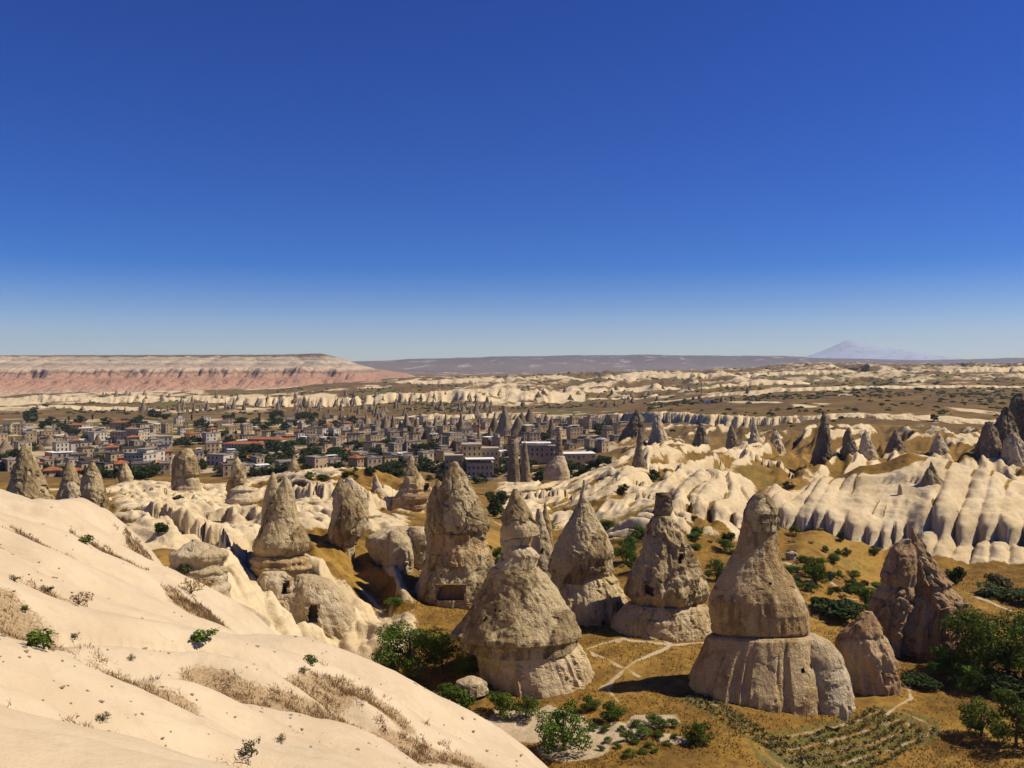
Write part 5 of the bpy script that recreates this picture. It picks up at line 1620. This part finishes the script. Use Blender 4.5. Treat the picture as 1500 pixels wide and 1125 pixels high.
def merge(parts):
    V, Q, b = [], [], 0
    for (v_, q_) in parts:
        V.append(v_)
        Q.append(q_ + b)
        b += len(v_)
    return np.vstack(V), np.vstack(Q)


def plant_template(seed, n_leaf, size, kind, mleaf):
    """unit height and unit width; returns crown mesh and trunk mesh"""
    rs = np.random.RandomState(seed)
    if kind == 'tree':
        k = 24
        ang, rad = rs.rand(k) * 6.28, np.sqrt(rs.rand(k)) * 0.40
        hz = 0.16 + 0.68 * rs.rand(k) * (1 - 0.9 * rad)
        cen = np.stack([np.cos(ang) * rad, np.sin(ang) * rad, hz], -1)
        rd = 0.09 + 0.10 * rs.rand(k)
    elif kind == 'poplar':
        k = 12
        hz = np.linspace(0.2, 0.92, k)
        cen = np.stack([0.12 * rs.normal(size=k), 0.12 * rs.normal(size=k), hz], -1)
        rd = 0.22 * np.sin(np.clip(hz * 3.0, 0.3, 2.9)) + 0.08
    else:
        k = 14
        ang, rad = rs.rand(k) * 6.28, np.sqrt(rs.rand(k)) * 0.40
        cen = np.stack([np.cos(ang) * rad, np.sin(ang) * rad, 0.18 + 0.52 * rs.rand(k) * (1 - rad)], -1)
        rd = 0.12 + 0.10 * rs.rand(k)
    V, Q, tone = leaf_cloud(rs, cen, rd, n_leaf, size)
    crown = mesh_np('crown', V, Q, mleaf, smooth=False, attrs={'tone': tone})
    parts = [tube([(0, 0, -0.12), (0.01, 0, 0.15), (0.0, 0.02, 0.38), (0, 0, 0.6)], [0.035, 0.028, 0.02, 0.008])]
    for j in range(7):
        c_ = cen[rs.randint(k)]
        z0 = 0.08 + 0.28 * rs.rand() if kind != 'bush' else 0.02
        parts.append(tube([(0, 0, z0), tuple(c_ * np.array([0.5, 0.5, 0.6]) + np.array([0, 0, 0.05])), tuple(c_)], [0.016, 0.010, 0.004], 5))
    v_, q_ = merge(parts)
    trunk = mesh_np('trunk', v_, q_, M_BARK)
    return crown, trunk


TREES = [plant_template(s, 4200, 0.022, 'tree', M_LEAF) for s in (1, 2, 3)]
BIGT = [plant_template(s, 8000, 0.015, 'tree', M_LEAF) for s in (4, 5)]
BUSH = [plant_template(s, 2600, 0.028, 'bush', M_LEAF) for s in (11, 12, 13)]
DBUSH = [plant_template(s, 1500, 0.045, 'bush', M_DLEAF) for s in (14, 15)]
OBUSH = [plant_template(s, 700, 0.06, 'bush', M_OLIVE) for s in (16, 17)]
STRAWB = [plant_template(s, 500, 0.07, 'bush', M_STRAW) for s in (18, 19)]
DTREE = [plant_template(s, 700, 0.065, 'tree', M_DLEAF) for s in (21, 22, 23)]
POPLAR = [plant_template(s, 500, 0.08, 'poplar', M_DLEAF) for s in (31,)]
prs = random.Random(3)


def plant(tpl, u, v, D, wpx, hpx, name, label, cat, group=None, parts=True, zoff=0.0, z=None):
    x, y, z1 = P(u, v, D)
    if z is None:
        z = ground_z(x, y)
    crown, trunk = tpl
    root = empty(name, (x, y, z + zoff), prs.uniform(0, 6.28))
    w, h = wpx / FPX * D, hpx / FPX * D
    root.scale = (w, w, h)
    obj('crown', crown, root)
    if parts:
        obj('trunk', trunk, root)
    tag(root, label, cat, group)
    return root


PL = [  # template list, u, v, D, w, h, name, label, category
    (BIGT, 600, 1000, 100, 120, 105, 'leafy_tree', 'largest green tree in the hollow beside the white slope'),
    (BIGT, 648, 992, 101, 70, 72, 'leafy_tree', 'green tree joined to the largest tree on its sunny side'),
    (TREES, 683, 990, 97, 44, 62, 'leafy_tree', 'small tree against the shaded foot of the skirted chimney'),
    (BUSH, 660, 1042, 90, 84, 58, 'bush', 'wide dark green bush below the largest tree'),
    (BUSH, 735, 1048, 88, 52, 48, 'bush', 'round green bush on pale soil before the skirted chimney'),
    (BUSH, 771, 1055, 87, 44, 46, 'bush', 'green bush casting a dark shadow on pale soil beside the round bush'),
    (TREES, 826, 1106, 79, 84, 92, 'leafy_tree', 'bright green small tree on the pale vineyard soil'),
    (BUSH, 864, 1044, 88, 34, 34, 'bush', 'low green bush touching the foot of the skirted chimney'),
    (BUSH, 897, 1060, 85, 44, 42, 'bush', 'dense green bush at the upper edge of the pale vineyard soil'),
    (BUSH, 1025, 1098, 80, 50, 48, 'bush', 'dark bushy shrub at the lower end of the vineyard soil'),
    (BIGT, 1446, 990, 104, 140, 125, 'leafy_tree', 'broad green tree beside the split pinkish chimney'),
    (BIGT, 1500, 1012, 100, 130, 140, 'leafy_tree', 'dark spreading tree beyond the broad green tree'),
    (TREES, 1395, 1005, 102, 70, 58, 'leafy_tree', 'lower green tree nestled before the split chimney'),
    (BUSH, 1420, 1012, 100, 80, 50, 'bush', 'green undergrowth below the broad green tree'),
    (DBUSH, 1475, 1030, 97, 90, 46, 'bush', 'shaded thicket below the dark spreading tree'),
    (BUSH, 1385, 985, 106, 50, 44, 'bush', 'green bush pressed against the split chimney'),
    (DBUSH, 1350, 1000, 102, 64, 32, 'bush', 'low dark bush along the foot of the split chimney'),
    (TREES, 1437, 1082, 86, 66, 66, 'leafy_tree', 'thin young tree on the orange earth patch'),
    (TREES, 1488, 1100, 83, 84, 100, 'leafy_tree', 'grey-green tree with long shadow on the orange earth'),
    (DBUSH, 1240, 918, 129, 86, 48, 'bush', 'wide dark green thicket behind the small round-shouldered rock'),
    (DBUSH, 1205, 905, 131, 50, 36, 'bush', 'dark thicket in the shade behind the cracked chimney'),
    (BUSH, 1268, 880, 140, 48, 40, 'bush', 'green bush above the dark thicket in the basin'),
    (BUSH, 1195, 868, 146, 34, 42, 'bush', 'green bush close behind the shoulder of the cracked chimney'),
    (TREES, 1192, 850, 152, 36, 40, 'leafy_tree', 'little round tree on the golden path in the basin'),
    (BUSH, 1252, 838, 158, 30, 22, 'bush', 'small round bush on golden ground in the basin'),
    (DBUSH, 1215, 845, 155, 30, 20, 'bush', 'low dark bush between golden terraces in the basin'),
    (TREES, 918, 830, 158, 40, 48, 'leafy_tree', 'green tree between the spiked chimney and the gullied chimney'),
    (BUSH, 940, 800, 172, 40, 28, 'bush', 'yellow-green bush between two chimneys below the cream lobes'),
    (BUSH, 925, 850, 150, 30, 40, 'bush', 'dark green bush in the gap left of the gullied chimney'),
    (TREES, 1050, 845, 152, 36, 38, 'leafy_tree', 'green tree left of the neck of the cracked chimney'),
    (BUSH, 1062, 800, 172, 30, 24, 'bush', 'small bush on the dry slope under the cream lobes'),
    (DBUSH, 730, 752, 280, 34, 42, 'bush', 'dark green garden tree below the hotel'),
    (DBUSH, 722, 770, 250, 30, 34, 'bush', 'green garden bush beside the white boulder'),
    (DBUSH, 745, 772, 246, 28, 36, 'bush', 'green garden bush behind the pointed cap of the skirted chimney'),
    (DBUSH, 1400, 832, 155, 30, 42, 'bush', 'dark bush in the cleft of the white ridge foot'),
    (OBUSH, 1462, 842, 150, 40, 30, 'bush', 'grey-green shrub on the dry bank below the white ridge'),
    (DBUSH, 1480, 880, 138, 90, 32, 'bush', 'low dark hedge-like thicket beside the curved path'),
    (BUSH, 580, 872, 122, 34, 16, 'bush', 'low green patch of shrub beside the path below the cream mound'),
    (OBUSH, 320, 757, 160, 14, 12, 'bush', 'small shrub on the pale terrace of the left bluff'),
    (DBUSH, 236, 792, 107, 24, 26, 'bush', 'green bush on pale rock above the white slope'),
    (DBUSH, 262, 730, 200, 18, 16, 'bush', 'dark small bush at the foot of the double-headed pinnacle'),
    (OBUSH, 270, 832, 82, 34, 36, 'bush', 'brown-green dry bush on the layered ledge'),
    (STRAWB, 300, 852, 80, 30, 24, 'bush', 'straw-coloured dry bush below the layered ledge'),
]
for (tpl, u, v, D, w, h, nm, lab) in PL:
    plant(prs.choice(tpl), u, v, D, w, h, nm, lab, 'tree' if nm == 'leafy_tree' else 'bush')
vines = [(935, 1066, 24, 16), (958, 1062, 26, 22), (972, 1070, 26, 20), (945, 1078, 30, 16), (965, 1082, 24, 14), (918, 1086, 26, 24), (930, 1090, 18, 16), (985, 1066, 18, 18), (870, 1070, 18, 14), (888, 1072, 22, 12), (890, 1090, 16, 12), (905, 1098, 14, 10), (922, 1110, 22, 16), (940, 1106, 20, 12),
         (952, 1096, 18, 12), (960, 1104, 14, 8), (976, 1092, 18, 10), (990, 1082, 16, 10), (880, 1100, 14, 10), (910, 1072, 16, 10)]
for (u, v, w, h) in vines:
    D = ray_ground(u, v, 55., 400.) or 84
    plant(prs.choice(BUSH), u, v, D, w, h, 'grape_vine', 'low green vine shrub on the pale vineyard soil', 'vine', 'vines on the pale soil', parts=True)
# scattered shrubs of the basin and valley
cand = []
for k in range(150):
    u, v = prs.uniform(690, 1320), prs.uniform(715, 880)
    cand.append((u, v))
for k in range(26):
    cand.append((prs.uniform(860, 1010), prs.uniform(698, 735)))
for k in range(60):
    cand.append((prs.uniform(1040, 1300), prs.uniform(770, 900)))
for k in range(24):
    cand.append((prs.uniform(430, 660), prs.uniform(690, 760)))
ok = 0
for (u, v) in cand:
    D = ray_ground(u, v, 110., 600.)
    if not D or D > 520:
        continue
    x, y, z = P(u, v, D)
    if look(GR, x, y) > 0.35:
        continue
    orchard = 690 < v < 760 and u > 690
    q = prs.random()
    if orchard and q < 0.75:
        plant(prs.choice(DTREE), u, v, D, prs.uniform(12, 24), prs.uniform(12, 20), 'orchard_tree', 'dark green orchard tree on the dry valley floor near ' + near_mark(x, y), 'tree', 'orchard trees in the valley')
    elif q < 0.55:
        tp = prs.choice(DBUSH + BUSH + BUSH)
        bw, bh = prs.uniform(10, 28), prs.uniform(8, 20)
        bl_ = ('wide ' if bw > 22 else ('small ' if bw < 15 else 'round ')) + ('low ' if bh < 0.7 * bw else 'upright ') + ('dark' if tp in DBUSH else 'bright') + ' green bush on dry ground near '
        plant(tp, u, v, D, bw, bh, 'bush', bl_ + near_mark(x, y), 'bush', 'green bushes of the basin')
    else:
        plant(prs.choice(OBUSH + STRAWB), u, v, D, prs.uniform(7, 16), prs.uniform(5, 10), 'dry_shrub', 'low olive-brown shrub dotted on dry ground near ' + near_mark(x, y), 'shrub', 'dry shrubs of the basin')
    ok += 1
# town trees
tc = []
for k in range(150):
    u, v = prs.uniform(0, 880), prs.uniform(625, 708)
    if u > 720 and v > 668:
        continue
    tc.append((u, v, 0))
for k in range(34):
    tc.append((prs.uniform(330, 500), prs.uniform(660, 704), 1))
for k in range(26):
    tc.append((prs.uniform(120, 230), prs.uniform(690, 712), 1))
for k in range(40):
    tc.append((prs.uniform(0, 520), prs.uniform(612, 630), 2))
for k in range(22):
    tc.append((prs.uniform(480, 640), prs.uniform(655, 690), 1))
for k in range(34):
    tc.append((prs.uniform(560, 900), prs.uniform(682, 712), 1))
for (u, v, kd) in tc:
    D = ray_ground(u, v, 400., 2500.)
    if not D:
        continue
    x, y, _z = P(u, v, D)
    if kd == 2 and prs.random() < 0.3:
        plant(POPLAR[0], u, v, D, 4, prs.uniform(8, 13), 'poplar_tree', 'slim dark poplar at the town edge near ' + near_mark(x, y), 'tree', 'poplars at the town edge', parts=False)
    else:
        s = prs.uniform(0.8, 1.4) * (1.25 if kd == 1 else 1.0)
        plant(prs.choice(DTREE), u, v, D, 17 * s, 13 * s, 'town_tree', (('large' if s > 1.35 else ('small' if s < 1.0 else 'mid-sized')) + ' dark green tree ' + ('between houses' if kd < 2 else 'beyond the houses') + ' near ' + near_mark(x, y)), 'tree', 'trees among the houses' if kd < 2 else 'tree belt beyond the town', parts=False)
print('plants', round(time.time() - T0, 1))

# dark tree knot and shrubs far out on the plateau: one mass nobody could count
rs = np.random.RandomState(9)
n = 15000
a = rs.uniform(-0.75, 0.75, n)
y = np.exp(rs.uniform(math.log(560), math.log(3600), n))
x = a * y
U = 750 + FPX * a
hh, rk = look(GH, x, y), look(GR, x, y)
dens = fbm2(x / 90., y / 160., 4, 400)
keep = (rk < 0.4) & (rs.rand(n) < np.clip(0.35 + 1.6 * dens, 0.05, 1)) & ((y > 1200) | (U > 950)) & ~((U < 560) & (y > 2050))
x, y, hh = x[keep], y[keep], hh[keep]
ico = np.array([(0, 0, 1.0), (0.85, 0, 0.45), (0.26, 0.8, 0.45), (-0.7, 0.5, 0.45), (-0.7, -0.5, 0.45), (0.26, -0.8, 0.45), (0.6, 0.5, -0.1), (-0.3, 0.8, -0.1), (-0.8, 0, -0.1), (-0.3, -0.8, -0.1), (0.6, -0.5, -0.1)])
tri = np.array([(0, 1, 2), (0, 2, 3), (0, 3, 4), (0, 4, 5), (0, 5, 1), (1, 6, 2), (2, 6, 7), (2, 7, 3), (3, 7, 8), (3, 8, 4), (4, 8, 9), (4, 9, 5), (5, 9, 10), (5, 10, 1), (1, 10, 6)])
m_ = len(x)
sz = (0.9 + 1.5 * rs.rand(m_)) * (0.7 + y / 1900.)
V = (ico[None] * (1 + 0.35 * rs.normal(size=(m_, 11, 1)) * 0.6)) * np.stack([sz * 1.35, sz * 1.2, sz * 0.8], -1)[:, None, :] + np.stack([x, y, hh], -1)[:, None, :]
Q = (tri[None] + 11 * np.arange(m_)[:, None, None]).reshape(-1, 3)
me = mesh_np('scrub', V.reshape(-1, 3), Q, M_DLEAF, smooth=False, attrs={'tone': np.repeat(rs.rand(m_), 11)})
tag(obj('far_scrub', me), 'dark scrub dotted over the far plateau and slopes', 'scrub', kind='stuff')
for (u, v, D, w, h, lab) in ((1268, 541, 2300, 16, 15, 'dark knot of tall trees on the far hill'), (1300, 540, 2400, 14, 6, 'low dark grove beside the knot of tall trees'), (1250, 541, 2300, 14, 6, 'low dark grove on the other side of the tall trees'), (1411, 537, 2600, 8, 6, 'lone dark tree on the far skyline'),
                             (1368, 612, 560, 14, 12, 'dark rounded tree on the brown plateau bank'), (1450, 608, 520, 14, 10, 'dark tree beside the massive dark tower'), (1345, 577, 1000, 12, 8, 'single dark tree out on the yellow plateau field')):
    plant(prs.choice(DTREE), u, v, D, w, h, 'far_tree', lab, 'tree')

# ------------------------------------------------------------------ plants of the near slope
rs = np.random.RandomState(21)
BX, BY, BD = [], [], []
for pts, wd, am in STRIPS:
    seg = np.array(pts)
    ln = np.hypot(*(seg[1:] - seg[:-1]).T)
    nb = int(1000 * ln.sum() * wd * am * (2.0 if seg[:, 1].mean() > 30 else 1.0))
    nb = min(nb, 15000)
    nc = max(6, nb // 26)
    t = rs.choice(len(ln), nc, p=ln / ln.sum())
    f = rs.rand(nc)[:, None]
    cpt = seg[t] * (1 - f) + seg[t + 1] * f + rs.normal(size=(nc, 2)) * wd * 0.6
    k = rs.randint(0, nc, nb)
    p = cpt[k] + rs.normal(size=(nb, 2)) * 0.10
    BX.append(p[:, 0])
    BY.append(p[:, 1])
    BD.append(np.full(nb, am))
bx_, by_ = np.concatenate(BX), np.concatenate(BY)
bh_, _g = fore(bx_, by_)
nb = len(bx_)
hgt = (0.03 + 0.12 * rs.rand(nb) ** 2.0) * (0.8 + by_ / 45.)
ang = rs.rand(nb) * 6.28
wd_ = (0.006 + 0.006 * rs.rand(nb)) * (0.8 + by_ / 30.)
dx, dy = np.cos(ang), np.sin(ang)
ln1, ln2 = rs.normal(size=nb) * 0.45 * hgt, rs.normal(size=nb) * 0.45 * hgt
V = np.stack([np.stack([bx_ - dx * wd_, by_ - dy * wd_, bh_ - 0.02], -1), np.stack([bx_ + dx * wd_, by_ + dy * wd_, bh_ - 0.02], -1), np.stack([bx_ + ln1, by_ + ln2, bh_ + hgt], -1)], 1).reshape(-1, 3)
me = mesh_np('grass', V, np.arange(3 * nb).reshape(-1, 3), M_STRAW, smooth=False, attrs={'tone': np.repeat(np.clip(rs.rand(nb), 0, 1), 3)})
tag(obj('dry_grass', me), 'dry straw grass tufts in the hollows of the white slope', 'grass', kind='stuff')
print('grass blades', nb)


def fore_z(x, y):
    return float(fore(np.array([x]), np.array([y]))[0][0])


def fore_ray(u, v):
    D = np.exp(np.linspace(math.log(6), math.log(75), 500))
    x0, _, z0 = P(u, v, 1.0)
    below = fore(x0 * D, D)[0] > z0 * D
    return float(D[np.argmax(below)]) if below.any() else None


# small loose stones on the white slope
rs = np.random.RandomState(61)
n = 2600
sy = np.exp(rs.uniform(math.log(15), math.log(60), n))
sx = rs.uniform(-0.7, 0.02, n) * sy
dn = fbm2(sx / 6., sy / 6., 3, 600)
kp = rs.rand(n) < np.clip(0.06 + 0.9 * dn, 0.015, 1)
sx, sy = sx[kp], sy[kp]
szz = 0.014 + 0.05 * rs.rand(len(sx)) ** 3 + 0.0007 * sy
szh = fore(sx, sy)[0]
V = ico[None] * (1 + 0.25 * rs.normal(size=(len(sx), 11, 1))) * np.stack([szz * 1.3, szz, szz * 0.7], -1)[:, None, :] + np.stack([sx, sy, szh], -1)[:, None, :]
Q = (tri[None] + 11 * np.arange(len(sx))[:, None, None]).reshape(-1, 3)
tag(obj('loose_stones', mesh_np('stones', V.reshape(-1, 3), Q, plain('stone_grit', (0.30, 0.225, 0.14), 0.5, 1.5, kind='Generated'), smooth=False)), 'small loose stones scattered on the white slope', 'stones', kind='stuff')

# taller golden grass of the valley meadow
rs = np.random.RandomState(33)
nb = 100000
by_ = np.exp(rs.uniform(math.log(74), math.log(175), nb))
bx_ = rs.uniform(-0.16, 0.66, nb) * by_
kp = (look(GR, bx_, by_) < 0.3) & (look(GB, bx_, by_) < 0.35) & (rs.rand(nb) < np.clip(0.5 + 1.1 * fbm2(bx_ / 5., by_ / 5., 3, 500), 0.05, 1))
bx_, by_ = bx_[kp], by_[kp]
nb = len(bx_)
bh_ = look(GH, bx_, by_)
hgt = 0.10 + 0.24 * rs.rand(nb) ** 2
wd_ = 0.05 + 0.07 * rs.rand(nb)
ang = rs.rand(nb) * 6.28
dx, dy = np.cos(ang), np.sin(ang)
V = np.stack([np.stack([bx_ - dx * wd_, by_ - dy * wd_, bh_ - 0.05], -1), np.stack([bx_ + dx * wd_, by_ + dy * wd_, bh_ - 0.05], -1), np.stack([bx_ + rs.normal(size=nb) * 0.12, by_ + rs.normal(size=nb) * 0.12, bh_ + hgt], -1)], 1).reshape(-1, 3)
tn = np.clip(0.5 + 0.6 * fbm2(bx_ / 9., by_ / 9., 3, 501) + 0.3 * rs.normal(size=nb), 0, 1)
me = mesh_np('grass', V, np.arange(3 * nb).reshape(-1, 3), M_GOLD, smooth=False, attrs={'tone': np.repeat(tn, 3)})
tag(obj('meadow_grass', me), 'golden dry grass of the valley floor between the chimneys', 'grass', kind='stuff')

# low crop plants in rows on the two field strips
rs = np.random.RandomState(71)
CX, CY = [], []
for fp, offs in ((pl([(1010, 1024, 92), (1060, 1052, 87), (1110, 1080, 83), (1180, 1108, 79)]), (-1.3, -0.5, 0.4, 1.2)), (pl([(1150, 1108, 79), (1220, 1090, 82.5), (1280, 1066, 87), (1318, 1046, 91)]), (-3.6, -2.5, -1.5, -0.4, 0.7, 1.8, 2.9))):
    fp = np.array(fp)
    seg = fp[1:] - fp[:-1]
    ln = np.hypot(seg[:, 0], seg[:, 1])
    cum = np.concatenate([[0], np.cumsum(ln)])
    tt = np.arange(0, cum[-1], 0.42)
    px_ = np.interp(tt, cum, fp[:, 0])
    py_ = np.interp(tt, cum, fp[:, 1])
    tx, ty = np.gradient(px_), np.gradient(py_)
    nn = np.hypot(tx, ty)
    for o_ in offs:
        keep = rs.rand(len(tt)) < 0.8
        CX.append((px_ - ty / nn * o_ + rs.normal(size=len(tt)) * 0.12)[keep])
        CY.append((py_ + tx / nn * o_ + rs.normal(size=len(tt)) * 0.12)[keep])
cx_, cy_ = np.concatenate(CX), np.concatenate(CY)
nl = 12
cx_, cy_ = np.repeat(cx_, nl), np.repeat(cy_, nl)
n = len(cx_)
pz = look(GH, cx_, cy_)
pc = np.stack([cx_ + rs.normal(size=n) * 0.14, cy_ + rs.normal(size=n) * 0.14, pz + 0.03 + 0.22 * rs.rand(n)], -1)
e1 = rs.normal(size=(n, 3)) * 0.10
e2 = rs.normal(size=(n, 3)) * 0.10
V = np.stack([pc - e1, pc + e2, pc + e1], 1).reshape(-1, 3)
tag(obj('crop_rows', mesh_np('crops', V, np.arange(3 * n).reshape(-1, 3), M_OLIVE, smooth=False, attrs={'tone': np.repeat(rs.rand(n), 3)})), 'rows of low grey-green crop plants before the cracked chimney', 'crops', kind='stuff')

LSHOOT = [plant_template(s, 240, 0.075, 'bush', M_LEAF) for s in (41, 42)]
TWIG = [plant_template(s, 260, 0.05, 'bush', M_STRAW) for s in (43, 44)]
TWIGO = [plant_template(s, 260, 0.05, 'bush', M_OLIVE) for s in (45, 46)]
for (u, v, w, h, tp, lab) in ((64, 952, 48, 46, LSHOOT, 'leafy green sapling growing in the straw of the white slope'), (298, 938, 46, 24, LSHOOT, 'low leafy green shrub on the crest of a white rib'), (124, 797, 26, 16, LSHOOT, 'small green shrub in an upper hollow of the white slope'),
                              (193, 968, 15, 13, TWIGO, 'tiny dark tuft alone on white tuff'), (368, 1112, 34, 42, TWIGO, 'tall twiggy grey weed at the lower end of a hollow'), (115, 886, 36, 28, TWIG, 'feathery dry straw bush in the narrow hollow'),
                              (22, 852, 20, 14, TWIGO, 'small olive shrub at the start of the narrow hollow'), (38, 902, 12, 14, LSHOOT, 'thin green shoot near the leafy sapling'), (70, 870, 22, 16, TWIGO, 'dark low weed in the narrow hollow of the slope'), (280, 870, 40, 34, TWIG, 'pale dry twig bush at the outer edge of the slope'),
                              (150, 1058, 26, 16, TWIGO, 'grey weed in the lowest hollow of the slope'), (110, 938, 16, 14, TWIGO, 'short dark weed beside the leafy sapling'), (412, 1088, 20, 14, TWIGO, 'dark weed clump on the white lower rib'), (445, 988, 22, 14, TWIGO, 'brown weed at the head of the wide hollow'),
                              (455, 972, 26, 16, LSHOOT, 'green low shrub peeping over the edge of the white slope')):
    D = fore_ray(u, v)
    if D:
        x, y, z = P(u, v, D)
        plant(prs.choice(tp), u, v, D, w, h, 'shrub', lab, 'shrub', z=fore_z(x, y))

# ------------------------------------------------------------------ haze: the air of the whole place
hz, nt, bs = mat('air')
nt.nodes.remove(bs)
pv = nt.nodes.new('ShaderNodeVolumePrincipled')
pv.inputs['Color'].default_value = (0.74, 0.80, 1.0, 1)
pv.inputs['Density'].default_value = 4.2e-5
pv.inputs['Anisotropy'].default_value = 0.1
nt.links.new(pv.outputs[0], [n for n in nt.nodes if n.type == 'OUTPUT_MATERIAL'][0].inputs['Volume'])
HB = boxes('haze', [(-24000, 24000, -300, 21500, -420, 640)], hz)
o = obj('haze', HB)
tag(o, 'thin pale haze over the whole valley', 'haze', kind='stuff')
print('done', round(time.time() - T0, 1))
